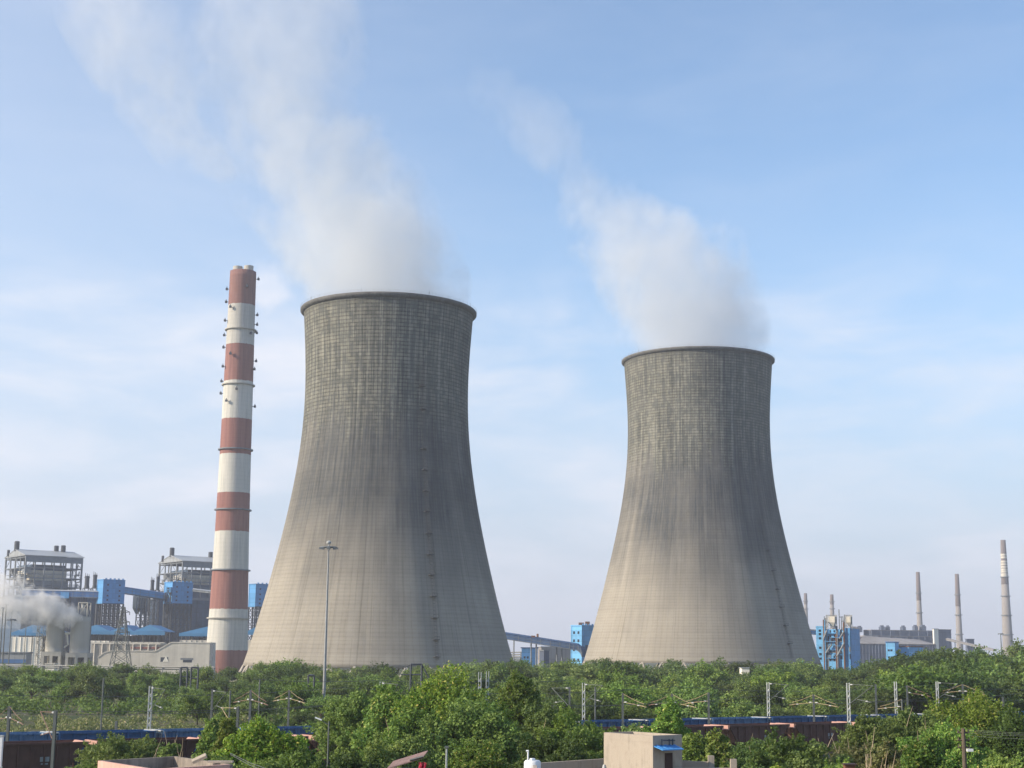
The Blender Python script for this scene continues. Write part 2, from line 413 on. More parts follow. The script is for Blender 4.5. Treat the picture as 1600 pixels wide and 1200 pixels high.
class MB:
    "collects simple solids; build() links them as one mesh object"
    def __init__(s): s.v = []; s.f = []; s.uv = None
    def add(s, vs, fs):
        k = len(s.v); s.v += [tuple(p) for p in vs]; s.f += [tuple(i + k for i in f) for f in fs]; return s
    def hexa(s, p):               # 4 bottom points then 4 top points, both counter-clockwise
        return s.add(p, [(3, 2, 1, 0), (4, 5, 6, 7), (0, 1, 5, 4), (1, 2, 6, 5), (2, 3, 7, 6), (3, 0, 4, 7)])
    def box(s, x0, y0, z0, x1, y1, z1):
        if x0 > x1: x0, x1 = x1, x0
        return s.hexa([(x0, y0, z0), (x1, y0, z0), (x1, y1, z0), (x0, y1, z0), (x0, y0, z1), (x1, y0, z1), (x1, y1, z1), (x0, y1, z1)])
    def tube(s, pts, rs, n=10, caps=True):
        pts = [Vector(p) for p in pts]
        if not hasattr(rs, '__len__'): rs = [rs] * len(pts)
        vs = []; fs = []; ref = None
        for i, p in enumerate(pts):
            d = (pts[min(i + 1, len(pts) - 1)] - pts[max(i - 1, 0)])
            if d.length < 1e-9: d = Vector((0, 0, 1))
            d.normalize()
            if ref is None: ref = Vector((1, 0, 0)) if abs(d.x) < 0.9 else Vector((0, 1, 0))
            a = d.cross(ref).normalized(); ref2 = a.cross(d).normalized(); ref = ref2
            for k in range(n):
                q = 2 * math.pi * k / n
                vs.append(p + (ref2 * math.cos(q) + a * math.sin(q)) * rs[i])
        for i in range(len(pts) - 1):
            for k in range(n):
                k2 = (k + 1) % n
                fs.append((i * n + k, i * n + k2, (i + 1) * n + k2, (i + 1) * n + k))
        if caps:
            fs.append(tuple(range(n - 1, -1, -1))); fs.append(tuple((len(pts) - 1) * n + k for k in range(n)))
        return s.add(vs, fs)
    def beam(s, a, b, w):
        return s.tube([a, b], w * 0.7071, 4)
    def cyl(s, x, y, z0, z1, r0, r1=None, n=24):
        return s.tube([(x, y, z0), (x, y, z1)], [r0, r0 if r1 is None else r1], n)
    def prism(s, poly, d):        # poly = points in 3-D, pushed along vector d
        n = len(poly); d = Vector(d)
        vs = [Vector(p) for p in poly] + [Vector(p) + d for p in poly]
        fs = [tuple(range(n)), tuple(range(2 * n - 1, n - 1, -1))]
        fs += [(i, i + n, (i + 1) % n + n, (i + 1) % n) for i in range(n)]
        return s.add(vs, fs)
    def build(s, name, m, parent=None, world=True, smooth=False):
        me = bpy.data.meshes.new(name)
        o = bpy.data.objects.new(name, me)
        off = Vector((0, 0, 0))
        p = parent
        if world:
            while p is not None: off = off + p.location; p = p.parent
        me.from_pydata([(Vector(v) - off) for v in s.v], [], s.f)
        me.materials.append(M[m] if isinstance(m, str) else m)
        me.validate(); me.update()
        import bmesh
        bm = bmesh.new(); bm.from_mesh(me); bmesh.ops.recalc_face_normals(bm, faces=bm.faces); bm.to_mesh(me); bm.free()
        if smooth:
            me.polygons.foreach_set('use_smooth', [True] * len(me.polygons))
            try: me.set_sharp_from_angle(angle=R(40))
            except Exception: pass
        COL.objects.link(o)
        if parent: o.parent = parent
        return o

def revolve(name, m, parent, cx, cy, prof, n=96, uvs=None, smooth=True):
    "prof = [(r, z)]; returns object with turns/height UVs"
    me = bpy.data.meshes.new(name)
    off = Vector((0, 0, 0)); p = parent
    while p is not None: off = off + p.location; p = p.parent
    vs = []; fs = []
    for r, z in prof:
        for k in range(n):
            a = 2 * math.pi * k / n
            vs.append((cx + r * math.sin(a) - off.x, cy + r * math.cos(a) - off.y, z - off.z))
    for i in range(len(prof) - 1):
        for k in range(n):
            k2 = (k + 1) % n
            fs.append((i * n + k2, i * n + k, (i + 1) * n + k, (i + 1) * n + k2))
    me.from_pydata(vs, [], fs)
    uvl = me.uv_layers.new(name='turns_height')
    i = 0
    for pi in range(len(prof) - 1):
        for k in range(n):
            for kk, pp in ((k + 1, pi), (k, pi), (k, pi + 1), (k + 1, pi + 1)):
                uvl.data[i].uv = (kk / n * 100, prof[pp][1]); i += 1
    me.materials.append(M[m] if isinstance(m, str) else m)
    if smooth: me.polygons.foreach_set('use_smooth', [True] * len(me.polygons))
    me.update()
    o = bpy.data.objects.new(name, me); COL.objects.link(o)
    if parent: o.parent = parent
    return o

# ------------------------------------------------------------------ ground
g = MB(); g.add([(-9000, -300, 0), (9000, -300, 0), (9000, 14000, 0), (-9000, 14000, 0)], [(0, 1, 2, 3)])
tag(g.build('ground', ground_material()), kind='structure')

# railway line directions
A0 = onz(0, 1147, 3.9); A1 = onz(1590, 1113, 3.9)
RD = Vector((A1.x - A0.x, A1.y - A0.y, 0)).normalized()      # along the tracks, to the right and away
RN = Vector((-RD.y, RD.x, 0))                                # away from the camera
BLUE0 = Vector((A0.x, A0.y, 0))
B0 = onz(0, 1164, 3.9); BROWN0 = Vector((B0.x, B0.y, 0))
sep_tracks = (BLUE0 - BROWN0).dot(RN)

for k, base in enumerate((BLUE0, BROWN0, BLUE0 + RN * 7)):
    mb = MB(); a = base - RD * 90; b = base + RD * 260
    mb.hexa([a - RN * 2.6, b - RN * 2.6, b + RN * 2.6, a + RN * 2.6] + [q + Vector((0, 0, 0.45)) for q in (a - RN * 1.7, b - RN * 1.7, b + RN * 1.7, a + RN * 1.7)])
    tag(mb.build('railway_bed', 'ballast'), kind='structure')
    for sgn in (-1, 1):
        q = RN * (0.84 * sgn); mb = MB(); z = Vector((0, 0, 1))
        mb.hexa([a + q - RN * .04 + z * .453, b + q - RN * .04 + z * .453, b + q + RN * .04 + z * .453, a + q + RN * .04 + z * .453,
                 a + q - RN * .04 + z * .60, b + q - RN * .04 + z * .60, b + q + RN * .04 + z * .60, a + q + RN * .04 + z * .60])
        tag(mb.build('railway_rail', 'rail'), kind='structure')

# ------------------------------------------------------------------ landmarks for labels
LAND = [(15, 'the far left mast'), (105, 'the grey silos'), (190, 'the lattice pylon'), (265, 'the stepped beige building'),
        (356, 'the striped chimney'), (425, "the near tower's sunlit foot"), (506, 'the floodlight mast'), (595, "the near tower's middle"),
        (680, "the near tower's ladder"), (775, "the near tower's shaded foot"), (850, 'the sloping conveyor'), (935, "the far tower's sunlit foot"),
        (1020, "the far tower's sunlit half"), (1110, "the far tower's middle"), (1200, "the far tower's shaded half"), (1262, "the far tower's shaded foot"), (1307, 'the blue plant tower'),
        (1412, 'the low light blue building'), (1498, 'the middle far chimney'), (1570, 'the tallest far chimney')]
def below(u, verb='in front of'):
    L = min(LAND, key=lambda q: abs(q[0] - u)); du = u - L[0]
    if abs(du) < 14: return f'{verb} {L[1]}'
    return f"{'left' if du < 0 else 'right'} of {L[1]}"

#=PART2=
# ------------------------------------------------------------------ cooling towers
def cooling_tower(Y, cxs, prof_px, ztop_v, shell_v, label, seed, ladder=None):
    "prof_px: rows (v, half width px); cxs: (v, centre px) pairs for the axis"
    cx = sum(at(c, v, Y).x for v, c in cxs) / len(cxs)
    cc = lambda v: np.interp(v, [a for a, _ in cxs], [b for _, b in cxs])
    pts = []
    for v, hw in prof_px:
        p = at(cc(v), v, Y); q = at(cc(v) + hw, v, Y)
        pts.append((p.z, (q.x - p.x) * 0.995))
    pts.sort()
    zt = at(cc(ztop_v), ztop_v, Y).z
    zb = at(cc(shell_v), shell_v, Y).z
    zs = np.array([p[0] for p in pts]); rs = np.array([p[1] for p in pts])
    co = np.polyfit(zs, rs, 5)
    rad = lambda z: float(np.polyval(co, z))
    root = thing('cooling_tower', label, 'cooling tower', (cx, Y, 0))
    m = tower_material('tower_concrete_%d' % seed, zt, seed)
    prof = [(rad(zb) - 0.9, zb)] + [(rad(z), z) for z in np.linspace(zb, zt, 90)]
    prof += [(rad(zt) - 0.5, zt)] + [(rad(z) - 0.6, z) for z in np.linspace(zt - 0.5, zb, 30)]
    revolve('shell', m, root, cx, Y, prof, 144)
    rt = rad(zt)
    lip = [(rt - 0.45, zt + 0.05), (rt - 0.45, zt + 0.6), (rt + 1.15, zt + 0.6), (rt + 1.3, zt + 0.4), (rt + 1.3, zt - 0.3), (rt + 0.6, zt - 0.9), (rt + 0.02, zt - 1.2)]
    revolve('rim_walkway', 'rim', root, cx, Y, lip[::-1] , 144)
    mb = MB()
    for k in range(72):
        a = 2 * math.pi * k / 72; x, y = cx + (rt + 1.3) * math.sin(a), Y + (rt + 1.3) * math.cos(a)
        mb.beam((x, y, zt + 0.5), (x, y, zt + 1.5), 0.04)
    for zz in (1.0, 1.45):
        pp = [(cx + (rt + 1.3) * math.sin(2 * math.pi * k / 72), Y + (rt + 1.3) * math.cos(2 * math.pi * k / 72), zt + zz) for k in range(73)]
        mb.tube(pp, 0.02, 4)
    mb.build('railing', 'steel_grey', root)
    for k in range(8):
        a = 2 * math.pi * (k + .3) / 8; x, y = cx + rt * math.sin(a), Y + rt * math.cos(a)
        mb = MB(); mb.beam((x, y, zt + 0.5), (x, y, zt + 2.6), 0.07); mb.build('lightning_rod', 'steel_grey', root)
    # basin and inclined legs under the shell
    revolve('basin', 'concrete', root, cx, Y, [(rad(zb) + 5.5, -0.2), (rad(zb) + 5.5, 1.6), (rad(zb) + 4.7, 1.6), (rad(zb) + 4.7, 0.3), (0.01, 0.3)], 96)
    src = None; rb = rad(zb); n = 36
    for k in range(n):
        a = 2 * math.pi * k / n
        if src is None:
            mb = MB(); da = math.pi / n
            for sg in (-1, 1):
                mb.tube([((rb + 3.2) * math.sin(0), (rb + 3.2) * math.cos(0), 0.2), ((rb - .4) * math.sin(sg * da), (rb - .4) * math.cos(sg * da), zb + .3)], 0.45, 8)
            src = mb.build('support_leg', 'concrete', root, world=False); o = src
        else:
            o = src.copy(); COL.objects.link(o)
        o.rotation_euler = (0, 0, -a)
    if ladder:
        # cage ladder with rest platforms following the shell
        ang, z0, z1 = ladder
        mb = MB(); pl = []
        P = lambda z, off, da=0.0: Vector((cx + (rad(z) + off) * math.sin(ang + da), Y + (rad(z) + off) * math.cos(ang + da), z))
        zz = np.linspace(z0, z1, 50); da = 0.55 / rad(z0)
        for s in (-1, 1):
            mb.tube([P(z, 0.6, s * da) for z in zz], 0.13, 5)
            mb.tube([P(z, 1.3, s * da) for z in zz], 0.06, 4)
        for z in np.arange(z0, z1, 1.1):
            mb.beam(P(z, 0.6, -da), P(z, 0.6, da), 0.08); mb.beam(P(z, 1.3, -da), P(z, 0.6, -da), 0.06); mb.beam(P(z, 1.3, da), P(z, 0.6, da), 0.06)
        mb.build('ladder', 'steel_dark', root)
        z = z0
        while z < z1:
            mb = MB(); a1 = 1.7 / rad(z)
            mb.hexa([P(z, 0.1, -a1), P(z, 0.1, a1), P(z, 1.8, a1), P(z, 1.8, -a1)] + [q + Vector((0, 0, .25)) for q in (P(z, 0.1, -a1), P(z, 0.1, a1), P(z, 1.8, a1), P(z, 1.8, -a1))])
            for q in (-a1, 0, a1):
                mb.beam(P(z, 1.75, q), P(z, 1.75, q) + Vector((0, 0, 1.3)), .07)
            mb.beam(P(z, 1.75, -a1) + Vector((0, 0, 1.3)), P(z, 1.75, a1) + Vector((0, 0, 1.3)), .07)
            mb.build('rest_platform', 'ladder', root)
            z += 8.2
    return root, cx, zt, rad

T1Y, T2Y = 570.0, 760.0
c1 = [(495, 608.3), (600, 605.6), (700, 602.6), (800, 599.8), (900, 597), (1035, 592.5)]
p1 = [(492, 132.5), (520, 130.3), (560, 128.4), (600, 127.6), (630, 127.6), (660, 129), (700, 132.3), (740, 138), (760, 141.5), (800, 149), (860, 162), (910, 174.5), (960, 188), (1000, 199.5), (1035, 210.5)]
tw1, T1X, T1Z, T1R = cooling_tower(T1Y, c1, p1, 490, 1042, 'nearer and larger grey concrete cooling tower beside the striped chimney', 1,
                                   ladder=None)
c2 = [(566, 1089.5), (620, 1090.2), (700, 1091.3), (800, 1093), (900, 1094.5), (1032, 1097)]
p2 = [(567, 115.5), (590, 113.5), (620, 112), (660, 111), (700, 111.3), (730, 113.5), (760, 117), (800, 123.5), (840, 132), (880, 141.5), (920, 151.5), (960, 162), (1000, 173.5), (1032, 183.5)]
tw2, T2X, T2Z, T2R = cooling_tower(T2Y, c2, p2, 566, 1036, 'farther and smaller grey concrete cooling tower standing alone right of the first', 5)

def shell_ladder(root, cx, Y, rad, pts, plat, name='ladder'):
    "ladder on the shell through photo pixels pts, rest platforms at rows plat"
    def hit(u, v):
        # meet the ray with the shell, nearest point
        d = (at(u, v, 1000) - EYE).normalized(); lo = Y - 75; s = None
        for yy in np.arange(Y - 75, Y, 0.25):
            p = EYE + d * (yy / d.y)
            if (p.x - cx) ** 2 + (yy - Y) ** 2 <= rad(p.z) ** 2: return p
        return p
    P = [hit(u, v) for u, v in pts]
    nrm = lambda p: Vector((p.x - cx, p.y - Y, 0)).normalized()
    tg = lambda p: Vector((-nrm(p).y, nrm(p).x, 0))
    dense = []
    for a, b in zip(P[:-1], P[1:]):
        n = 12
        for k in range(n): 
            q = a.lerp(b, k / n); nn = nrm(q); r = rad(q.z); dense.append(Vector((cx + nn.x * r, Y + nn.y * r, q.z)))
    mb = MB()
    for s in (-.45, .45):
        mb.tube([q + nrm(q) * .5 + tg(q) * s for q in dense], 0.045, 5)
        mb.tube([q + nrm(q) * 1.2 + tg(q) * s for q in dense], 0.03, 4)
    for q in dense[::1]:
        mb.beam(q + nrm(q) * .5 - tg(q) * .45, q + nrm(q) * .5 + tg(q) * .45, .08)
    mb.build(name, 'ladder', root)
    for v in plat:
        u = np.interp(v, [p[1] for p in pts], [p[0] for p in pts]); q = hit(u, v); n_, t_ = nrm(q), tg(q)
        mb = MB(); c = [q + t_ * a + n_ * b for a, b in ((-1.1, -.3), (1.1, -.3), (1.1, 1.5), (-1.1, 1.5))]
        mb.hexa(c + [p + Vector((0, 0, .22)) for p in c])
        for a in (-1.0, 0, 1.0):
            mb.beam(q + t_ * a + n_ * 1.6, q + t_ * a + n_ * 1.6 + Vector((0, 0, 1.2)), .07)
        mb.beam(q + t_ * -1.0 + n_ * 1.6 + Vector((0, 0, 1.2)), q + t_ * 1.0 + n_ * 1.6 + Vector((0, 0, 1.2)), .07)
        mb.build('rest_platform', 'ladder', root)
shell_ladder(tw1, T1X, T1Y, T1R, [(658, 560), (661, 700), (666, 800), (671, 866), (676, 932), (680, 1000), (682, 1034)], [604, 640, 702, 735, 768, 800, 834, 867, 899, 932, 966, 1000, 1027])
shell_ladder(tw2, T2X, T2Y, T2R, [(1180, 700), (1188, 800), (1196, 850), (1209, 900), (1222, 960), (1232, 1006), (1236, 1030)], [860, 892, 921, 949, 978, 1006])

# ------------------------------------------------------------------ striped chimney
CY = 860.0
def v2z(u, v, Y): return at(u, v, Y).z
cu = lambda v: 378.7 - (v - 430) * 0.0395
crows = [(425, 20.7), (480, 21.3), (600, 23.0), (711, 24.3), (831, 26.2), (952, 29.2), (1017, 31.5), (1035, 32.3)]
ch_x = sum(at(cu(v), v, CY).x for v, _ in crows) / len(crows)
root = thing('chimney', 'very tall chimney painted in red and white bands with two short flues on top', 'chimney', (ch_x, CY, 0))
cz = [v2z(cu(v), v, CY) for v, _ in crows]; cr = [h / F * CY / math.cos(0.06) for _, h in crows]
bz = lambda v: v2z(cu(v), v, CY)
reds = [(bz(478), bz(400)), (bz(597), bz(540)), (bz(711), bz(656)), (bz(831), bz(771)), (bz(952), bz(891)), (-10, bz(1016))]
cm = chimney_material('striped_chimney_paint', None, reds)
prof = [(np.interp(z, cz[::-1], cr[::-1]) if z > cz[-1] else cr[-1] + (cz[-1] - z) * 0.03, z) for z in np.linspace(0, cz[0], 60)]
prof += [(prof[-1][0] - 1.2, cz[0]), (prof[-1][0] - 1.2, cz[0] - 2), (0.02, cz[0] - 2)]
revolve('shaft', cm, root, ch_x, CY, prof, 64)
crad = lambda z: float(np.interp(z, cz[::-1], cr[::-1]))
for dx, dy in ((-3.4, 0.8), (3.3, -0.8)):
    fx, fy = ch_x + dx, CY + dy
    zt = cz[0] + 3.4
    mb = MB(); mb.cyl(fx, fy, cz[0] - 4, zt, 2.75, 2.75, 28); mb.build('flue', 'silo', root, smooth=True)
for v in (516, 602, 703, 797, 891, 966):
    z = bz(v); r = crad(z)
    revolve('platform_ring', 'silo' if v in (516, 602, 966) else 'steel_grey', root, ch_x, CY, [(r - .2, z - .35), (r + 1.15, z - .35), (r + 1.15, z + .3), (r - .2, z + .3)], 48, smooth=False)
# aircraft warning lamps on stub brackets
lamps = [(401, 436), (354, 452), (353, 472), (366, 484), (399, 492), (357, 503), (398, 507), (398, 520), (352, 524), (392, 524), (351, 543), (366, 557), (397, 564), (395, 578), (354, 575), (349, 596), (349, 615), (374, 612), (360, 630), (394, 635), (388, 438 + 14)]
for (u, v) in lamps:
    z = bz(v); r = crad(z); x = at(u, v, CY).x - ch_x
    if abs(x) > r * .98: a = math.copysign(math.pi / 2, x)
    else: a = math.asin(x / r); 
    dv = Vector((math.sin(a), -math.cos(a), 0)); q = Vector((ch_x, CY, z)) + dv * r
    mb = MB(); mb.beam(q - dv * .3, q + dv * 1.2, .25); e = q + dv * 1.5
    mb.box(e.x - .6, e.y - .6, e.z - .6, e.x + .6, e.y + .6, e.z + .65)
    mb.beam((e.x, e.y, e.z + .8), (e.x, e.y, e.z + 1.5), .3)
    mb.build('warning_lamp', 'steel_dark', root)

# ------------------------------------------------------------------ generic plant builders
def rbox_corners(u0, uc, u1, v, Y, phi):
    "ground plan of a box whose near corner is at column uc, seen between columns u0 and u1"
    C = at(uc, v, Y); c, s = math.cos(phi), math.sin(phi)
    k = at(u0, v, Y).x / Y; k2 = at(u1, v, Y).x / Y
    tl = (C.x - k * Y) / (c + k * s); tr = (k2 * Y - C.x) / (s - k2 * c) if abs(s - k2 * c) > .02 else 20
    L = Vector((C.x - tl * c, Y + tl * s, 0)); Rr = Vector((C.x + tr * s, Y + tr * c, 0))
    return L, Vector((C.x, Y, 0)), Rr, L + (Rr - Vector((C.x, Y, 0)))

def zq(p, z): return Vector((p.x, p.y, z))
def quad_prism(mb, q, z0, z1): return mb.hexa([zq(p, z0) for p in q] + [zq(p, z1) for p in q])

def face_windows(root, A, B, z0, z1, cols, rows, w, h, m='window', out=0.06, skip=()):
    "small windows on the vertical face from A to B (ground points), rows measured between z0 and z1"
    A, B = Vector(A), Vector(B); d = (B - A); L = d.length; d.normalize(); n = Vector((d.y, -d.x, 0))
    i = 0
    for r_ in rows:
        for c_ in cols:
            i += 1
            if i in skip: continue
            p = A + d * (L * c_) + n * out; z = z0 + (z1 - z0) * r_
            mb = MB(); a = p - d * w / 2; b = p + d * w / 2
            mb.hexa([zq(a + n * .05, z), zq(b + n * .05, z), zq(b - n * .25, z), zq(a - n * .25, z), zq(a + n * .05, z + h), zq(b + n * .05, z + h), zq(b - n * .25, z + h), zq(a - n * .25, z + h)])
            mb.build('window', m, root)

def trestle(mb, A, B, z0, z1, w, levels, bw=0.5, diag=True):
    "braced frame between ground points A and B, legs w apart in depth"
    A, B = Vector(A), Vector(B); n = Vector((0, w, 0))
    cs = [A, B, B + n, A + n]
    for c in cs: mb.beam(zq(c, z0), zq(c, z1), bw)
    hz = np.linspace(z0, z1, levels + 1)
    for i, h in enumerate(hz[1:]):
        for a, b in ((0, 1), (1, 2), (2, 3), (3, 0)):
            mb.beam(zq(cs[a], h), zq(cs[b], h), bw * .7)
            if diag:
                mb.beam(zq(cs[a], hz[i]), zq(cs[b], h), bw * .45)
                if diag == 2: mb.beam(zq(cs[b], hz[i]), zq(cs[a], h), bw * .45)

def gallery(name_label, u0, v0, u1, v1, Y0, Y1, hpx, wm=5, m='gallery', roofm='roof_grey', name='conveyor_gallery', curve_end=None):
    "enclosed conveyor bridge; (u, v) is the TOP line"
    P0, P1 = at(u0, v0, Y0), at(u1, v1, Y1)
    root = thing(name, name_label, 'conveyor', (P0.x, P0.y, 0))
    pts = [P0, P1]
    if curve_end: pts = [P0] + [at(*q) for q in curve_end]
    hh = hpx / F * Y0
    mb = MB(); rf = MB(); bt = MB()
    for a, b in zip(pts[:-1], pts[1:]):
        d = (b - a); dn = Vector((d.x, d.y, 0)).normalized(); n = Vector((-dn.y, dn.x, 0)) * wm
        if n.y < 0: n = -n
        D = Vector((0, 0, -hh)); r0 = Vector((0, 0, .02))
        mb.hexa([a + D, b + D, b + D + n, a + D + n, a, b, b + n, a + n])
        o_ = Vector((0, 0, .03)); e = n.normalized() * .3
        apex = Vector((0, 0, .75))
        rf.prism([a - e + o_, b - e + o_, b + n / 2 + o_ + apex, a + n / 2 + o_ + apex], (0, 0, .12))
        rf.prism([b + n + e + o_, a + n + e + o_, a + n / 2 + o_ + apex, b + n / 2 + o_ + apex], (0, 0, .12))
        L = d.length; k = max(2, int(L / 6))
        for i in range(k + 1):
            q = a.lerp(b, i / k); q = q - e.normalized() * .08
            bt.beam(q + D, q, .16)
        bt.beam(a - e * .3 + D * .98, b - e * .3 + D * .98, .25); bt.beam(a - e * .3 + D * .45, b - e * .3 + D * .45, .12)
    mb.build('wall', m, root); rf.build('roof', roofm, root); bt.build('truss', 'steel_grey', root)
    return root, pts, hh

# ------------------------------------------------------------------ left: boiler houses
def boiler_house(Y, uL, uC, uR, vL, vC, vR, vAl, vAr, uAl, uAr, label, phi=R(62), extra=0):
    """steel boiler frame; corner column at uC, side face uL-uC, front uC-uR; v = eave rows; A = ridge ends"""
    L, C, Rr, Bk = rbox_corners(uL, uC, uR, vC, Y, phi)
    # long front face runs from C to Rr, narrow side from C to L
    zt = at(uC, vC, Y).z
    zmid = zt - 34
    root = thing('boiler_house', label, 'boiler house', (C.x, C.y, 0))
    q = [L, C, Rr, Bk]
    fr = MB()
    nf, ns = 6, 4
    def lerp(a, b, k): return Vector(a).lerp(Vector(b), k)
    for k in range(nf + 1):
        for A, B in ((C, Rr), (L, Bk)):
            p = lerp(A, B, k / nf); fr.beam(zq(p, 0), zq(p, zt), 1.0 if k in (0, nf) else .7)
    for k in range(1, ns):
        for A, B in ((L, C), (Bk, Rr)):
            p = lerp(A, B, k / ns); fr.beam(zq(p, 0), zq(p, zt), .7)
    for z in (zt - 1, zt - 8, zt - 15, zt - 21, zt - 27, zt - 33):
        for A, B in ((L, C), (C, Rr), (Rr, Bk), (Bk, L)): fr.beam(zq(A, z), zq(B, z), .6)
        for k in range(1, ns):
            fr.beam(zq(lerp(L, C, k / ns), z), zq(lerp(Bk, Rr, k / ns), z), .45)
    zz = [zt - 33, zt - 27, zt - 21, zt - 15, zt - 8, zt - 1]
    for i in range(5):
        fr.beam(zq(lerp(C, Rr, 0), zz[i]), zq(lerp(C, Rr, 1 / nf), zz[i + 1]), .3)
        fr.beam(zq(lerp(C, Rr, 1), zz[i]), zq(lerp(C, Rr, 1 - 1 / nf), zz[i + 1]), .3)
        fr.beam(zq(lerp(L, C, .25 * (i % 4)), zz[i]), zq(lerp(L, C, .25 * (i % 4 + 1)), zz[i + 1]), .3)
        fr.beam(zq(lerp(L, C, .25 * ((i + 2) % 4 + 1)), zz[i]), zq(lerp(L, C, .25 * ((i + 2) % 4)), zz[i + 1]), .3)
    fr.build('steel_frame', 'steel_grey', root)
    # fascia band under the eaves on the long front
    fb = MB(); nrm = Vector(((Rr - C).y, -(Rr - C).x, 0)).normalized()
    fb.hexa([zq(C + nrm * .6, zt - 4.2), zq(Rr + nrm * .6, zt - 4.2), zq(Rr + nrm * .2, zt - 4.2), zq(C + nrm * .2, zt - 4.2)] + [zq(C + nrm * .6, zt), zq(Rr + nrm * .6, zt), zq(Rr + nrm * .2, zt), zq(C + nrm * .2, zt)])
    fb.build('fascia', 'steel_grey', root)
    # roof: ridge parallel to the front
    ov = 1.2
    d = (Rr - C).normalized(); e = (L - C).normalized()
    c0, c1_, c2_, c3 = C - d * ov - e * ov, Rr + d * ov - e * ov, Bk + d * ov + e * ov, L - d * ov + e * ov
    rz = zt + 5.2; m0, m1 = c0.lerp(c3, .5), c1_.lerp(c2_, .5)
    rf = MB(); T = Vector((0, 0, .35))
    rf.prism([zq(c0, zt + .1), zq(c1_, zt + .1), zq(m1, rz), zq(m0, rz)], T)
    rf.prism([zq(m0, rz), zq(m1, rz), zq(c2_, zt + .1), zq(c3, zt + .1)], T)
    rfo = rf.build('roof', 'roof_grey', root)
    ga = MB(); ga.prism([zq(c0 + d * .3, zt + .1), zq(m0 + d * .3, rz), zq(c3 + d * .3, zt + .1)], d * .25); ga.build('gable', 'casing', root)
    # ventilators on the ridge
    for k, off, hh, r_ in ((.03, .5, 6, 1.8), (.0, .8, 3.5, 1.0), (.70, .5, 4.2, 1.7), (.80, .45, 5, 1.7)):
        p = c0.lerp(c1_, k) .lerp(c3.lerp(c2_, k), off); zb_ = rz - abs(off - .5) * 10
        mb = MB(); mb.cyl(p.x, p.y, zb_ - 1, zb_ + hh * .75, r_, r_, 14); mb.cyl(p.x, p.y, zb_ + hh * .8, zb_ + hh, r_ * 1.15, r_ * .8, 14)
        mb.cyl(p.x, p.y, zb_ + hh * .7, zb_ + hh * .82, r_ * .7, r_ * .7, 10)
        mb.build('roof_vent', 'steel_dark', rfo)
    # boiler casing inside
    def inner(f0, f1, s0, s1): return [C + d * ((Rr - C).length * a) + e * ((L - C).length * b) for a, b in ((f0, s1), (f0, s0), (f1, s0), (f1, s1))]
    mb = MB(); quad_prism(mb, inner(.12, .78, .12, .9), zt - 16.5, zt - 9.5); mb.build('boiler_casing', 'casing_pale', root)
    mb = MB(); quad_prism(mb, inner(.16, .76, .16, .86), zt - 9.5, zt - 5.5); mb.build('penthouse', 'slate', root)
    mb = MB(); quad_prism(mb, inner(.20, .80, .08, .9), 2, zt - 16.6)
    for k in range(9):
        z = zt - 17.5 - k * 3.1; quad_prism(mb, inner(.195, .805, .07, .9), z, z + .35)
    mb.build('furnace_wall', 'slate' if extra else 'casing', root)
    # walkways
    for z in (zt - 20, zt - 27, zt - 12.5):
        mb = MB(); quad_prism(mb, inner(0.01, .99, .01, .07), z, z + .3)
        a, b = inner(0.01, .99, .01, .07)[1:3]
        for hh in (.6, 1.2): mb.beam(zq(a, z + hh), zq(b, z + hh), .12)
        quad_prism(mb, inner(0.01, .10, .07, .97), z, z + .3)
        mb.build('walkway', 'steel_grey', root)
    # pipes in the open left bay: bends, ducts and vessels
    Ls = (L - C).length
    PP = lambda a, b, z: C + d * a + e * (b * Ls) + Vector((0, 0, z))
    rr = random.Random(int(uL) + 3)
    for k in range(9):
        b = .08 + .84 * rr.random(); z = zt - 7 - rr.random() * 22; r_ = .35 + rr.random() * .45; hgt = 3 + 6 * rr.random()
        mb = MB(); b2 = min(.95, b + .18)
        mb.tube([PP(2.0, b, z), PP(2.0, b, z - hgt * .8), PP(2.0, b + .02, z - hgt), PP(2.0, b2 - .02, z - hgt), PP(2.0, b2, z - hgt * .85), PP(2.0, b2, z - hgt * .3)], r_, 8)
        mb.build('pipe', 'steel_light' if k % 2 else 'steel_grey', root, smooth=True)
    for k in range(4):
        b = .15 + .22 * k; z = zt - 9 - 5 * (k % 3); mb = MB()
        quad_prism(mb, [C + d * 1 + e * (b - .07) * Ls, C + d * 5 + e * (b - .07) * Ls, C + d * 5 + e * (b + .07) * Ls, C + d * 1 + e * (b + .07) * Ls], z - 2.6, z + 1)
        mb.build('duct', 'casing', root)
    for k in range(5):
        a = .86 + .03 * (k % 3); z = zt - 11 - 4.5 * k; mb = MB()
        p = C.lerp(Rr, a) + e * 2
        mb.tube([p + Vector((0, 0, z)), p + Vector((0, 0, z + 2.5)), p + d * 3 + Vector((0, 0, z + 3.2)), p + d * 3.5 + Vector((0, 0, z + 6))], .5, 8)
        mb.build('pipe', 'steel_light', root, smooth=True)
    return root

boiler_house(1050, 10, 41, 129, 872, 868, 869, 861, 865, 26, 121, 'open steel boiler house with grey roof at the far left above the smoke', phi=R(55))
boiler_house(1120, 250, 286, 372, 882, 877, 879, 870, 872, 263, 360, 'open steel boiler house half hidden behind the red and white chimney', phi=R(55), extra=1)

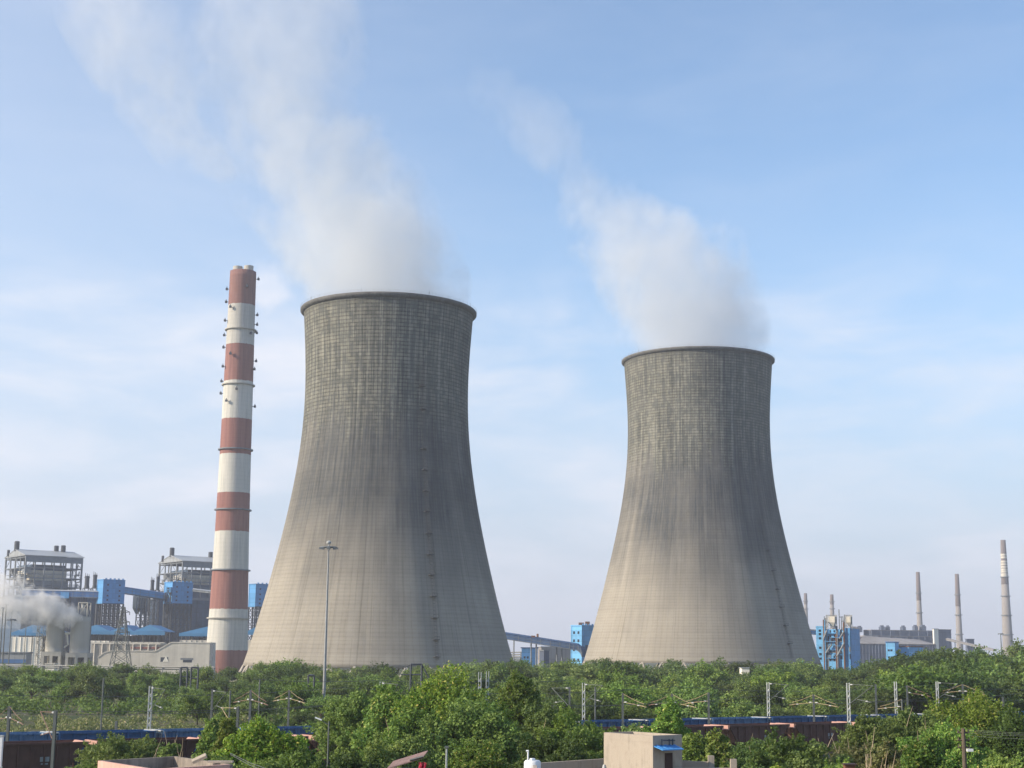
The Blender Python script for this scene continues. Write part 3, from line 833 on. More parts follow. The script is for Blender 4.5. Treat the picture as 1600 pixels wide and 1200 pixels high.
# twin dark hopper stacks on steel legs next to each boiler house
def vent_stack(u0, u1, v0, v1, Y, label):
    a = at(u0, v0, Y); b = at(u1, v0, Y); zb = at(u0, v1, Y).z; cx = (a.x + b.x) / 2; r_ = (b.x - a.x) / 2
    root = thing('vent_stack', label, 'stack', (cx, Y, 0), 'dark vent stacks between the boiler houses')
    mb = MB(); mb.cyl(cx, Y, zb + (a.z - zb) * .35, a.z, r_ * .8, r_ * .8, 12); mb.cyl(cx, Y, zb + (a.z - zb) * .1, zb + (a.z - zb) * .35, r_, r_ * .8, 12)
    mb.cyl(cx, Y, a.z - 1.2, a.z - .6, r_ * .95, r_ * .95, 12); mb.build('stack_body', 'steel_dark', root)
    mb = MB(); 
    for k in range(3): mb.cyl(cx + (k - 1) * r_ * .6, Y, a.z, a.z + 2.2 - k * .5, .22, .15, 6)
    mb.build('spout', 'steel_dark', root)
    mb = MB(); trestle(mb, (cx - r_, Y - r_, 0), (cx + r_, Y - r_, 0), 0, zb + (a.z - zb) * .12, 2 * r_, 8, .4); mb.build('steel_legs', 'steel_dark', root)
for u0, u1, v0, v1, lab in ((132, 141, 900, 922, 'dark vent stack nearest the left boiler house'), (145, 153, 898, 922, 'dark vent stack beside the first blue transfer tower'),
                            (235, 242, 906, 925, 'dark vent stack left of the half hidden boiler house'), (244, 250, 901, 925, 'slim dark vent stack touching the half hidden boiler house')):
    vent_stack(u0, u1, v0, v1, 1040, lab)

# dark bunker buildings under the galleries
def slab_building(name, label, u0, uc, u1, vt, Y, phi, m, roof='steel_grey', bands=0, cat='building', pil=0):
    L, C, Rr, Bk = rbox_corners(u0, uc, u1, vt, Y, phi); zt = at(uc, vt, Y).z
    root = thing(name, label, cat, (C.x, C.y, 0))
    mb = MB(); quad_prism(mb, [L, C, Rr, Bk], 0, zt)
    for A, B in ((L, C), (C, Rr)):
        d = (B - A).normalized(); n = Vector((d.y, -d.x, 0)); Ln = (B - A).length
        for k in range(bands):
            z = zt * (k + 1) / (bands + 1)
            mb.hexa([zq(A + n * .3, z), zq(B + n * .3, z), zq(B - n * .1, z), zq(A - n * .1, z)] + [zq(A + n * .3, z + .5), zq(B + n * .3, z + .5), zq(B - n * .1, z + .5), zq(A - n * .1, z + .5)])
        for k in range(pil + 1):
            p = A.lerp(B, k / max(1, pil)); mb.beam(zq(p + n * .2, 0), zq(p + n * .2, zt - .02), .7)
    mb.build('wall', m, root)
    mb = MB(); cen = (L + C + Rr + Bk) / 4
    quad_prism(mb, [p + (p - cen).normalized() * .8 for p in (L, C, Rr, Bk)], zt + .003, zt + .9); mb.build('roof', roof, root)
    return root, (L, C, Rr, Bk), zt
slab_building('bunker_building', 'long dark slate building under the left gallery behind the smoke', -60, 36, 158, 932, 1010, R(55), 'slate', bands=4, pil=7)
slab_building('bunker_building', 'dark slate building below the second blue transfer tower, left of the striped chimney', 237, 245, 350, 936, 1060, R(55), 'slate', bands=7, pil=5)

r_, p_, h_ = gallery('grey edged gallery running left from the first blue transfer tower', 34, 922, 162, 925, 985, 985, 9, 6, 'gallery')
mb = MB(); a, b = at(95, 925, 984.6), at(108, 925, 984.6); mb.hexa([(a.x, a.y, a.z - 4), (b.x, a.y, a.z - 4), (b.x, a.y + .5, a.z - 4), (a.x, a.y + .5, a.z - 4), (a.x, a.y, a.z), (b.x, a.y, a.z), (b.x, a.y + .5, a.z), (a.x, a.y + .5, a.z)]); mb.build('blue_panel', 'blue', r_)
for u in (45, 70, 95, 120, 145): mb = MB(); trestle(mb, (gx(u, 986), 986, 0), (gx(u + 5, 986), 986, 0), 0, at(u, 933, 986).z, 5, 6, .4); mb.build('trestle', 'steel_dark', r_)

def transfer_tower(label, u0, uc, u1, vt, vb, Y, phi, m='blue', side=None, cols=(.22, .78), rows=(.12, .30, .52, .76), legs=True, box_u=None):
    L, C, Rr, Bk = rbox_corners(u0, uc, u1, vt, Y, phi); zt = at(uc, vt, Y).z; zb = at(uc, vb, Y).z
    root = thing('transfer_tower', label, 'conveyor tower', (C.x, C.y, 0))
    mb = MB(); quad_prism(mb, [L, C, Rr, Bk], zb, zt); clad = mb.build('cladding', m, root)
    mb = MB(); quad_prism(mb, [p + (p - (L + C + Rr + Bk) / 4).normalized() * .5 for p in (L, C, Rr, Bk)], zt + .003, zt + .5)
    d = (Rr - C).normalized()
    for k in range(5): p = C.lerp(Rr, .1 + .2 * k); mb.box(p.x - .5, p.y + .5, zt + .4, p.x + .5, p.y + 1.5, zt + 1.3)
    mb.build('roof', m, root)
    face_windows(clad, C, Rr, zb, zt, cols, rows, 1.1, 1.1)
    for p in (C, Rr, L):
        mb = MB(); mb.beam(zq(p, zb - .3), zq(p, zt), .55); mb.build('corner_post', m, root)
    if legs:
        mb = MB(); n = 5
        for A, B in ((C, Rr), (L, Bk)):
            for k in range(n + 1):
                p = A.lerp(B, k / n); mb.beam(zq(p, 0), zq(p, zb), .8)
                if k < n:
                    q = A.lerp(B, (k + 1) / n)
                    hz = np.linspace(0, zb, 10)
                    for i in range(9):
                        mb.beam(zq(p, hz[i]), zq(q, hz[i + 1]), .35); mb.beam(zq(q, hz[i]), zq(p, hz[i + 1]), .35); mb.beam(zq(p, hz[i + 1]), zq(q, hz[i + 1]), .35)
        mb.build('trestle', 'steel_dark', root)
    return root, (L, C, Rr, Bk), zb, zt
transfer_tower('blue box on a lattice trestle, right above the twin grey silos', 153, 162, 195, 906, 943, 980, R(50))
transfer_tower('blue box on a dark trestle just left of the striped chimney', 258, 270, 301, 910, 943, 1010, R(50))
transfer_tower('blue box wedged between the striped chimney and the nearer cooling tower', 390, 400, 432, 913, 948, 1040, R(50))
gallery('thin blue gallery dropping from the first to the second blue transfer tower', 194, 918, 268, 929, 990, 1018, 9, 5, 'blue', 'gallery')
gallery('pale topped gallery running right from the second blue box into the chimney', 301, 921, 345, 926, 1005, 1005, 3, 4, 'casing_pale')

# small pale blue cabin on the gallery before the second tower
root = thing('gallery_cabin', 'tiny pale blue cabin left of the second blue transfer tower', 'cabin', (at(260, 925, 1008).x, 1008, 0))
a, b = at(259, 917, 1008), at(267, 917, 1008); zb = at(260, 926, 1008).z
mb = MB(); mb.box(a.x, 1008, zb, b.x, 1014, a.z); mb.build('cladding', 'sky_blue', root)
face_windows(root, (a.x, 1008, 0), (b.x, 1008, 0), zb, a.z, (.5,), (.15, .6), 1.2, 1.0)
mb = MB(); trestle(mb, (a.x, 1008, 0), (b.x, 1008, 0), 0, zb, 5, 8, .5); mb.build('trestle', 'steel_dark', root)

# grey hopper structure seen in the gap between the two transfer towers
root = thing('precipitator', 'grey precipitator hopper on a see-through steel frame between the blue transfer towers', 'steel frame', (gx(222, 1090), 1090, 0))
for u0, u1, m in ((208, 217, 'silo'), (219, 226, 'casing'), (228, 236, 'silo')):
    a, b = at(u0, 931, 1090), at(u1, 931, 1090); zb = at(u0, 950, 1090).z; x0, x1 = a.x, b.x; xm = (x0 + x1) / 2
    mb = MB(); mb.box(x0, 1090, zb, x1, 1100, a.z); mb.hexa([(xm - .8, 1094, zb - 4), (xm + .8, 1094, zb - 4), (xm + .8, 1096, zb - 4), (xm - .8, 1096, zb - 4), (x0, 1090, zb), (x1, 1090, zb), (x1, 1100, zb), (x0, 1100, zb)]); mb.build('hopper', m, root)
mb = MB()
for u in (208, 216, 224, 232): trestle(mb, (gx(u, 1088), 1088, 0), (gx(u + 7, 1088), 1088, 0), 0, at(u, 934, 1088).z, 12, 7, .55, 2)
mb.build('steel_frame', 'steel_grey', root)
# low blue gabled sheds
def blue_shed(label, peaks, eaves, ve, vp, Y, depth, wall_v, walls):
    root = thing('blue_roofed_shed', label, 'shed', (gx(eaves[0], Y), Y, 0))
    for i, up in enumerate(peaks):
        u0, u1 = eaves[i], eaves[i + 1]
        a, b = at(u0, ve, Y), at(u1, ve, Y); p = at(up, vp, Y + depth)
        p0 = Vector(((a.x + b.x) / 2, Y + depth * .5, p.z))
        mb = MB(); T = Vector((0, 0, .3))
        if i == 0 and up < (u0 + u1) / 2 or True:
            # hipped sheet roof: ridge runs back
            r0 = Vector((at(up, ve, Y).x, Y + .6, at(up, vp, Y + .6).z)); r1 = r0 + Vector((0, depth - 1.2, 0))
            A, B, Cc, D = a, b, b + Vector((0, depth, 0)), a + Vector((0, depth, 0))
            mb.prism([A, B, r0], T); mb.prism([A, r0, r1, D], T); mb.prism([B, Cc, r1, r0], T); mb.prism([D, r1, Cc], T)
        mb.build('roof', 'roof_blue', root)
    mb = MB(); ea, eb = at(eaves[0], ve, Y), at(eaves[-1], ve, Y); mb.box(ea.x - .4, Y - .6, ea.z - 1.5, eb.x + .4, Y - .3, ea.z + .4); mb.build('fascia', 'roof_blue', root)
    mb = MB(); n = max(3, int((eaves[-1] - eaves[0]) / 7))
    x0, x1 = at(eaves[0], ve, Y).x + 1, at(eaves[-1], ve, Y).x - 1; z = at(eaves[0], ve, Y).z
    for k in range(n + 1):
        x = x0 + (x1 - x0) * k / n; mb.beam((x, Y + 2, 0), (x, Y + 2, z), .5); mb.beam((x, Y + depth - 2, 0), (x, Y + depth - 2, z), .5)
    mb.beam((x0, Y + 2, z - .5), (x1, Y + 2, z - .5), .6); mb.beam((x0, Y + 2, z * .6), (x1, Y + 2, z * .6), .3)
    mb.build('steel_frame', 'steel_dark', root)
    for (u0, u1, vt, m) in walls:
        a, b = at(u0, vt, Y), at(u1, vt, Y); mb = MB(); mb.box(a.x, Y - .5, 0, b.x, Y + .1, a.z)
        k = 0; x = a.x
        while x < b.x: mb.beam((x, Y - .6, 0), (x, Y - .6, a.z - .02), .35); x += 3.2
        mb.build('wall', m, root)
    mb = MB(); mb.box(x0 + 2, Y + depth * .5, 0, x1 - 2, Y + depth * .5 + 1, z - 2); mb.build('inner_wall', 'steel_dark', root)
    for k in range(int((x1 - x0) / 9)):
        x = x0 + 5 + 9 * k; mb = MB(); mb.box(x - 2.4, Y + 5, 0, x + 2.4, Y + 9, z * (.62 + .12 * (k % 2))); mb.cyl(x, Y + 7, z * .6, z * .92, .7, .7, 8); mb.build('machine', 'casing' if k % 2 else 'silo', root)
    return root
blue_shed('blue roofed open shed behind the left grey silo, above pale panels', [50], [19, 88], 989, 977, 930, 30, 0, [(17, 51, 995, 'white_wall'), (53, 66, 995, 'white_wall')])
blue_shed('long open shed with zigzag blue roof behind the lattice pylon', [150, 195, 233], [112, 172, 208, 257], 987, 977, 930, 30, 0, [(140, 171, 1001, 'white_wall'), (174, 205, 1002, 'concrete_pale'), (207, 258, 1003, 'concrete_pale')])
blue_shed('short blue roofed shed against the left side of the striped chimney', [322], [281, 360], 990, 980, 930, 30, 0, [(282, 330, 1000, 'concrete_pale')])
blue_shed('sliver of blue roofed shed right of the striped chimney base', [400], [384, 415], 988, 980, 930, 30, 0, [(385, 415, 1000, 'concrete_pale')])

# beige low wall with red coping behind the pylon
root = thing('beige_compound_building', 'long low beige building with dull red band behind the pylon', 'building', (gx(143, 880), 880, 0))
a, b = at(143, 1006, 880), at(250, 1006, 880)
mb = MB(); mb.box(a.x, 880, 0, b.x, 895, a.z); mb.build('wall', 'concrete', root)
mb = MB(); mb.box(a.x - .3, 879.6, a.z + .003, b.x + .3, 895.4, a.z + .9); mb.build('roof', 'concrete_pale', root)
mb = MB(); z1_ = at(143, 1013, 880).z; mb.box(at(205, 1013, 880).x, 879.7, z1_, b.x - .2, 880.1, z1_ + 1.1); mb.build('red_band', 'red_band', root)
for k in range(9):
    x = a.x + 2 + (b.x - a.x - 4) * k / 8; mb = MB(); mb.beam((x, 879.6, 0), (x, 879.6, a.z), .5); mb.build('pilaster', 'concrete_pale', root)

# stepped beige concrete building
Yb = 800
root = thing('sloping_conveyor_house', 'beige concrete building with a chamfered left end and a rising stepped roof', 'building', (gx(240, Yb), Yb, 0))
poly = [(153, 1036), (153, 1028), (164, 1020), (176, 1017.5), (243, 1018.5), (268, 1004.5), (329, 1005.5), (329, 1036)]
pts = [at(u, v, Yb) for u, v in poly]; pts[0].z = 0; pts[-1].z = 0
mb = MB(); mb.prism(pts, (0, 14, 0)); mb.build('wall', 'concrete_pale', root)
mb = MB()
for a, b in zip(pts[1:-2], pts[2:-1]):
    d_ = (b - a); n_ = Vector((-d_.z, 0, d_.x)).normalized()
    mb.prism([a + n_ * .01, b + n_ * .01, b + n_ * .55, a + n_ * .55], (0, 14.4, 0))
o = mb.build('coping', 'concrete_pale', root); o.location.y -= .25
for (u0, u1, v0, v1, m) in ((251, 263, 1027, 1034, 'window'), (282, 302, 1028, 1031, 'steel_grey'), (286, 300, 1031, 1035, 'window')):
    a, b = at(u0, v0, Yb), at(u1, v0, Yb); zb = at(u0, v1, Yb).z; mb = MB(); mb.box(a.x, Yb - .06, zb, b.x, Yb + .3, a.z); mb.build('opening', m, root)
mb = MB(); a = at(254, 1034, Yb - .1); mb.prism([(a.x, Yb - .15, a.z), (a.x + 3.2, Yb - .15, a.z), (a.x + 1.6, Yb - .15, a.z + 3)], (0, .05, 0)); mb.build('leaning_sheet', 'white_wall', root)
mb = MB(); p = at(306, 1005, Yb); mb.box(gx(326, Yb), Yb - .4, 0, gx(331, Yb), Yb - .05, at(328, 1006, Yb).z); mb.build('dark_column', 'steel_grey', root)

# twin silos
def silo(u0, u1, vt, vb, Y, label, stair):
    a, b = at(u0, vt, Y), at(u1, vt, Y); r_ = (b.x - a.x) / 2; x = (a.x + b.x) / 2; zb = at(u0, vb, Y).z; zt = a.z
    root = thing('silo', label, 'silo', (x, Y, 0))
    revolve('silo_body', 'silo', root, x, Y, [(r_ * .02, zb), (r_, zb)] + [(r_, z) for z in np.linspace(zb, zt, 8)] + [(r_ * .02, zt + .8)], 40)
    mb = MB()
    for k in range(24):
        q = 2 * math.pi * k / 24; mb.beam((x + r_ * math.sin(q), Y + r_ * math.cos(q), zt), (x + r_ * math.sin(q), Y + r_ * math.cos(q), zt + 1.3), .12)
    for hh in (.7, 1.3): mb.tube([(x + r_ * math.sin(2 * math.pi * k / 24), Y + r_ * math.cos(2 * math.pi * k / 24), zt + hh) for k in range(25)], .07, 4)
    mb.build('railing', 'steel_grey', root)
    # top steel portal and filter unit
    mb = MB(); w = r_ * .75
    trestle(mb, (x - w * .2, Y - w, 0), (x + w, Y - w, 0), zt, zt + 7, w * 1.6, 1, .45); mb.build('top_frame', 'silo', root)
    mb = MB(); mb.box(x - w * .1, Y - w * .6, zt + .8, x + w * .6, Y + w * .4, zt + 4.4); mb.cyl(x + w * .2, Y - w * .1, zt + 4.4, zt + 6, .8, .8, 10); mb.build('filter_unit', 'casing', root)
    # concrete base frame with openings
    mb = MB(); R2 = r_ * 1.08
    mb.box(x - R2, Y - R2, zb - 2.2, x + R2, Y + R2, zb - .003)
    for sx in (-1, 0, 1):
        for sy in (-1, 0, 1):
            if sx == 0 and sy == 0: continue
            px, py = x + sx * (R2 - .7), Y + sy * (R2 - .7); mb.box(px - .7, py - .7, 0, px + .7, py + .7, zb - 2.2)
    mb.box(x - R2 * .6, Y + R2 * .6, 0, x + R2 * .6, Y + R2 * .62, zb - 2.3)
    mb.build('base_frame', 'silo', root)
    mb = MB(); mb.tube([(x, Y, zb - 5), (x, Y, zb)], [.8, r_ * .8], 16); mb.build('hopper_cone', 'steel_dark', root)
    if stair:
        mb = MB(); x0 = x - r_ - 4.0; zz = 0; k = 0
        for (px, py) in ((x0, Y - 2), (x0 + 3, Y - 2), (x0, Y + 1), (x0 + 3, Y + 1)): mb.beam((px, py, 0), (px, py, zt + 1), .28)
        while zz < zt - 2:
            a_, b_ = (x0, x0 + 3) if k % 2 else (x0 + 3, x0)
            mb.hexa([(a_, Y - 2, zz), (b_, Y - 2, zz + 3), (b_, Y - 1, zz + 3), (a_, Y - 1, zz), (a_, Y - 2, zz + .3), (b_, Y - 2, zz + 3.3), (b_, Y - 1, zz + 3.3), (a_, Y - 1, zz + .3)])
            mb.beam((a_, Y - 2, zz + 1.2), (b_, Y - 2, zz + 4.2), .12)
            mb.box(x0 - .5, Y - 2.3, zz + 2.8, x0 + 3.5, Y + 1.2, zz + 3.0); mb.beam((x0 - .5, Y - 2.3, zz + 4), (x0 + 3.5, Y - 2.3, zz + 4), .12); zz += 3; k += 1
        mb.build('stair_tower', 'silo', root)
    else:
        mb = MB(); mb.tube([(x - r_ * 1.35, Y, zb + 9), (x - r_ * 1.2, Y, zb + 4), (x - r_ * 1.6, Y, zb + 2.5)], .5, 8); mb.beam((x - r_ * 1.9, Y, zb + 9.5), (x - r_, Y, zb + 9.5), .8); mb.build('transfer_duct', 'white_wall', root)
    mb = MB(); mb.tube([(x + r_ * 1.03, Y - .5, 0), (x + r_ * 1.03, Y - .5, zt + 1)], .25, 6); mb.build('pipe', 'steel_grey', root)
    return root
SY = 760
silo(74, 102, 964, 1018, SY, 'left grey cylindrical silo with a zigzag stair tower', True)
silo(112, 143, 964, 1020, SY, 'right grey cylindrical silo with the smoke leaving its top', False)
root = thing('white_kiosk', 'small white kiosk at the foot of the left silo', 'kiosk', (gx(78, 700), 700, 0))
a, b = at(71, 1037.5, 700), at(85, 1037.5, 700)
mb = MB(); mb.box(a.x, 700, 0, b.x, 705, a.z); mb.build('wall', 'white_wall', root)
mb = MB(); mb.box(a.x - .3, 699.6, a.z + .003, b.x + .3, 705.4, a.z + .35); mb.build('roof', 'concrete_pale', root)
root = thing('grey_hut', 'flat grey building at the far left edge below the pale shed panels', 'building', (gx(20, 790), 790, 0))
a, b = at(-20, 1020, 790), at(41, 1020, 790)
mb = MB(); mb.box(a.x, 790, 0, b.x, 800, a.z); mb.build('wall', 'casing', root)
mb = MB(); mb.box(a.x - .4, 789.5, a.z + .003, b.x + .4, 800.5, a.z + .6); mb.build('roof', 'steel_grey', root)
mb = MB(); z0_ = at(0, 1036, 789.9).z; mb.box(a.x, 789.85, z0_, b.x, 790.1, z0_ + 2); mb.build('blue_skirting', 'gallery', root)
# pipe rack along the front of the plant
root = thing('pipe_rack', 'long low pipe rack along the front of the plant left of the cooling tower', 'pipe rack', (gx(100, 640), 640, 0))
mb = MB(); a, b = at(-40, 1039, 640), at(335, 1044, 640)
for k, dz in ((0, 0), (1, .9)):
    mb.tube([(a.x, 640 + k, a.z - dz), (b.x, 640 + k, a.z - dz)], .33, 8)
mb.build('pipe', 'silo', root)
mb = MB()
for k in range(15):
    x = a.x + (b.x - a.x) * k / 14; mb.beam((x, 639.2, 0), (x, 639.2, a.z - .4), .3); mb.beam((x, 639.2, a.z - .45), (x, 642, a.z - .45), .3)
mb.build('rack_post', 'steel_grey', root)

# lattice power pylon
def pylon(u, v, Y, wb, label):
    p = at(u, v, Y); x = gx(u - 2, Y); H = p.z
    root = thing('power_pylon', label, 'pylon', (x, Y, 0)); mb = MB()
    z = 0; lv = [0]
    while z < H - 1: z += max(1.6, (H - z) * .17); lv.append(min(z, H))
    W_ = lambda z: (wb * (1 - z / H) ** 1.1 + .9) / 2
    for sx, sy in ((-1, -1), (1, -1), (1, 1), (-1, 1)):
        for a, b in zip(lv[:-1], lv[1:]): mb.beam((x + sx * W_(a), Y + sy * W_(a), a), (x + sx * W_(b), Y + sy * W_(b), b), .30)
    cs = ((-1, -1), (1, -1), (1, 1), (-1, 1))
    for a, b in zip(lv[:-1], lv[1:]):
        for k in range(4):
            (ax, ay), (bx, by) = cs[k], cs[(k + 1) % 4]
            mb.beam((x + ax * W_(a), Y + ay * W_(a), a), (x + bx * W_(b), Y + by * W_(b), b), .16)
            mb.beam((x + bx * W_(a), Y + by * W_(a), a), (x + ax * W_(b), Y + ay * W_(b), b), .16)
    mb.build('lattice_body', 'ohe', root)
    for fz in (.62, .76, .90):
        mb = MB(); L_ = 4.2 - fz * 1.5
        for s in (-1, 1):
            mb.beam((x, Y, H * fz), (x + s * L_, Y, H * fz + .3), .25); mb.beam((x, Y, H * fz + 1.4), (x + s * L_, Y, H * fz + .3), .18)
            mb.tube([(x + s * L_, Y, H * fz + .3), (x + s * L_, Y, H * fz - 1.0)], .16, 6)
        mb.build('cross_arm', 'ohe', root)
    return root
pylon(189, 946, 690, 8.5, 'slender grey lattice power pylon in front of the zigzag shed roof')

# lamp masts and poles at the far left
def lamp_mast(u, v, Y, label, head='flat', group=None, r_=.22):
    p = at(u, v, Y); root = thing('lamp_mast', label, 'mast', (p.x, Y, 0), group)
    mb = MB(); mb.tube([(p.x, Y, 0), (p.x, Y, p.z)], [r_ * 1.5, r_ * .6], 10); mb.build('pole', 'ohe', root, smooth=True)
    mb = MB()
    if head == 'flat':
        mb.cyl(p.x, Y, p.z - .2, p.z + .25, 2.0, 2.0, 16)
        for k in range(6):
            a = k * math.pi / 3; mb.box(p.x + 2 * math.cos(a) - .35, Y + 2 * math.sin(a) - .3, p.z - .6, p.z * 0 + p.x + 2 * math.cos(a) + .35, Y + 2 * math.sin(a) + .3, p.z - .1)
    else:
        mb.box(p.x - .8, Y - .3, p.z - .1, p.x + .8, Y + .3, p.z + .15)
    mb.build('lamp_head', 'steel_grey', root)
lamp_mast(18, 968, 720, 'floodlight mast with a flat round head left of the twin silos')
lamp_mast(5, 950, 740, 'thin bare pole at the far left edge inside the smoke', 'bar', r_=.3)
lamp_mast(10, 945, 745, 'second thin pole from the left edge inside the smoke', 'bar', r_=.3)
lamp_mast(42, 960, 760, 'thin pole between the flat headed mast and the left silo', 'bar', r_=.2)

# ------------------------------------------------------------------ between the towers
root, pts, hh = gallery('sloping slate blue conveyor gallery between the two cooling towers', 770, 987, 900, 1012, 840, 830, 8.3, 4.5, 'conveyor', 'conveyor',
                        curve_end=[(830, 996.4, 836), (860, 1001, 833), (890, 1005.6, 831), (902, 1007.6, 830.5), (907, 1011.5, 830), (909.5, 1018, 829.5)])
for u, v in ((803, 1000), (830, 1004), (838, 1005), (870, 1010), (878, 1012)):
    mb = MB(); q = at(u, v, 838); mb.beam((q.x, 838, 0), (q.x, 838, q.z), .5); mb.beam((q.x, 842, 0), (q.x, 842, q.z), .5); mb.beam((q.x, 838, q.z * .5), (q.x, 842, q.z * .5), .3); mb.build('trestle', 'steel_grey', root)
mb = MB(); a = at(830, 996, 837); mb.box(a.x, 836, a.z - .2, a.x + 2.2, 839, a.z + 1.0); mb.beam((a.x + 3.5, 837, a.z - .5), (a.x + 3.5, 837, a.z + 2), .8); mb.build('roof_hatch', 'rust', root)
rt, (L, C, Rr, Bk), zb, zt = transfer_tower('light blue transfer tower standing left of the farther cooling tower', 893, 909, 933, 978, 1030, 860, R(45), 'sky_blue', rows=(), legs=False)
face_windows(rt, L, C, 0, zt, (.25, .68), (.30, .50, .68, .84), 1.3, 1.5, out=.08)
mb = MB(); quad_prism(mb, [L, C, Rr, Bk], 0, zb - .003); mb.build('lower_wall', 'sky_blue', rt)
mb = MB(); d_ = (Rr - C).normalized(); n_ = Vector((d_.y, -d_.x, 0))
mb.hexa([zq(C + d_ * 3 + n_ * .15, 0), zq(Rr + n_ * .15, 0), zq(Rr - n_ * .1, 0), zq(C + d_ * 3 - n_ * .1, 0), zq(C + d_ * 3 + n_ * .15, zt * .62), zq(Rr + n_ * .15, zt * .62), zq(Rr - n_ * .1, zt * .62), zq(C + d_ * 3 - n_ * .1, zt * .62)]); mb.build('shaded_cladding', 'slate', rt)  # same cladding in shade; the shade is put into a darker sheet
mb = MB(); p = (L + Rr) / 2; mb.box(p.x - 3.2, p.y - 2, zt + .5, p.x - .2, p.y + 2, zt + 2.0); mb.box(p.x + .5, p.y - 2, zt + .5, p.x + 3, p.y + 2, zt + 2.6); mb.build('roof_house', 'rust', rt)
gallery('short blue bridge entering the transfer tower from behind the farther cooling tower', 914, 979, 950, 980, 868, 868, 6, 4, 'gallery', 'roof_grey')

def simple_building(name, label, u0, uc, u1, vt, Y, phi, m, roofm, wcols=(), wrows=(), wcols2=(), cat='building', w=1.3, h=1.2):
    L, C, Rr, Bk = rbox_corners(u0, uc, u1, vt, Y, phi); zt = at(uc, vt, Y).z
    root = thing(name, label, cat, (C.x, C.y, 0))
    mb = MB(); quad_prism(mb, [L, C, Rr, Bk], 0, zt); mb.build('wall', m, root)
    mb = MB(); cen = (L + C + Rr + Bk) / 4; quad_prism(mb, [p + (p - cen).normalized() * .6 for p in (L, C, Rr, Bk)], zt + .003, zt + .6); mb.build('roof', roofm, root)
    if wcols: face_windows(root, L, C, 0, zt, wcols, wrows, w, h)
    if wcols2: face_windows(root, C, Rr, 0, zt, wcols2, wrows, w, h)
    return root, (L, C, Rr, Bk), zt
simple_building('pump_house', 'small light blue building low between the cooling towers', 815, 829, 840, 1013, 900, R(40), 'sky_blue', 'gallery', (.35, .7), (.62,))
simple_building('grey_annex', 'grey blue annex right of the small light blue building', 843, 850, 858, 1017, 930, R(40), 'far_plant', 'steel_grey')
simple_building('pale_hall', 'pale hazy hall behind the sloping conveyor', 838, 846, 905, 1011, 1250, R(70), 'far_pale', 'roof_grey', (), (), ())
root = thing('pipe_bridge', 'thin triple pipe bridge at the shaded foot of the nearer cooling tower', 'pipe bridge', (gx(800, 880), 880, 0))
mb = MB()
for v in (1020, 1023.5, 1027):
    a, b = at(785, v, 880), at(815, v - 1, 880); mb.tube([a, b], .4, 6)
mb.build('pipe', 'silo', root); mb = MB()
for u in (790, 802, 814): q = at(u, 1018, 881); mb.beam((q.x, 881.2, 0), (q.x, 881.2, q.z), .4)
mb.build('post', 'steel_grey', root)

# ------------------------------------------------------------------ right: blue plant tower
Yr = 880
L, C, Rr, Bk = rbox_corners(1275, 1328, 1342, 982, Yr, R(22)); zt = at(1328, 982, Yr).z
root = thing('plant_tower', 'tall blue clad plant tower with rusty pipes and hoppers on its roof', 'plant building', (C.x, C.y, 0))
fl = lambda a: L.lerp(C, a); dn = (C - L).normalized(); nn = Vector((dn.y, -dn.x, 0))
def slab(a, b, z0, z1, off, m, name, thick=1.0):
    mb = MB(); p, q = fl(a) + nn * off, fl(b) + nn * off; k = -nn * thick
    mb.hexa([zq(p, z0), zq(q, z0), zq(q + k, z0), zq(p + k, z0), zq(p, z1), zq(q, z1), zq(q + k, z1), zq(p + k, z1)]); return mb.build(name, m, root)
zz = lambda v: at(1300, v, Yr).z
mb = MB(); quad_prism(mb, [L - nn * 1, C - nn * 1, Rr, Bk], 0, zt - .6); mb.build('core', 'steel_grey', root)
slab(0, .22, 0, zz(978), .5, 'sky_blue', 'stair_cladding', 3)
slab(.32, .70, zz(1003), zz(983), .4, 'sky_blue', 'cladding', 2)
slab(.36, .62, 0, zz(1003) - .05, .6, 'sky_blue', 'cladding', 2.4)
slab(.66, .80, zz(1034) - 3, zz(995), .3, 'sky_blue', 'cladding', 2)
slab(.82, 1.0, 0, zz(981), .5, 'blue', 'cladding', 2)
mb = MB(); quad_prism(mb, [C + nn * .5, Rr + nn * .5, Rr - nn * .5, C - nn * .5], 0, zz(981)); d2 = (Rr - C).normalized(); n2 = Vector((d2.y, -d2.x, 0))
mb.hexa([zq(C + n2 * .4, 0), zq(Rr + n2 * .4, 0), zq(Rr - n2 * .2, 0), zq(C - n2 * .2, 0), zq(C + n2 * .4, zz(981)), zq(Rr + n2 * .4, zz(981)), zq(Rr - n2 * .2, zz(981)), zq(C - n2 * .2, zz(981))]); mb.build('side_cladding', 'blue', root)  # same cladding as the front, its shade put into a darker blue
for v in (987, 992.5, 999, 1014, 1024, 1031):
    z = zz(v); slab(.08, .15, z, z + 1.3, .62, 'window', 'window', .3)
for a in (.40, .52, .60):
    for v in (988, 995): slab(a, a + .04, zz(v), zz(v) + 1.3, .52, 'window', 'window', .3)
    for v in (1011, 1019, 1028, 1033): slab(a - .02, a + .03, zz(v), zz(v) + 1.3, .72, 'window', 'window', .3)
for v in (1002, 1012, 1022, 1030): slab(.70, .76, zz(v), zz(v) + 1.7, .42, 'window', 'window', .3)
slab(.46, .70, zz(1001), zz(996), .6, 'window', 'recess_shade', .5)  # raised dark panel, a recess's shade put into its colour
for v in (1003, 1020): slab(.22, .84, zz(v), zz(v) + .5, .9, 'steel_grey', 'ledge', 2)
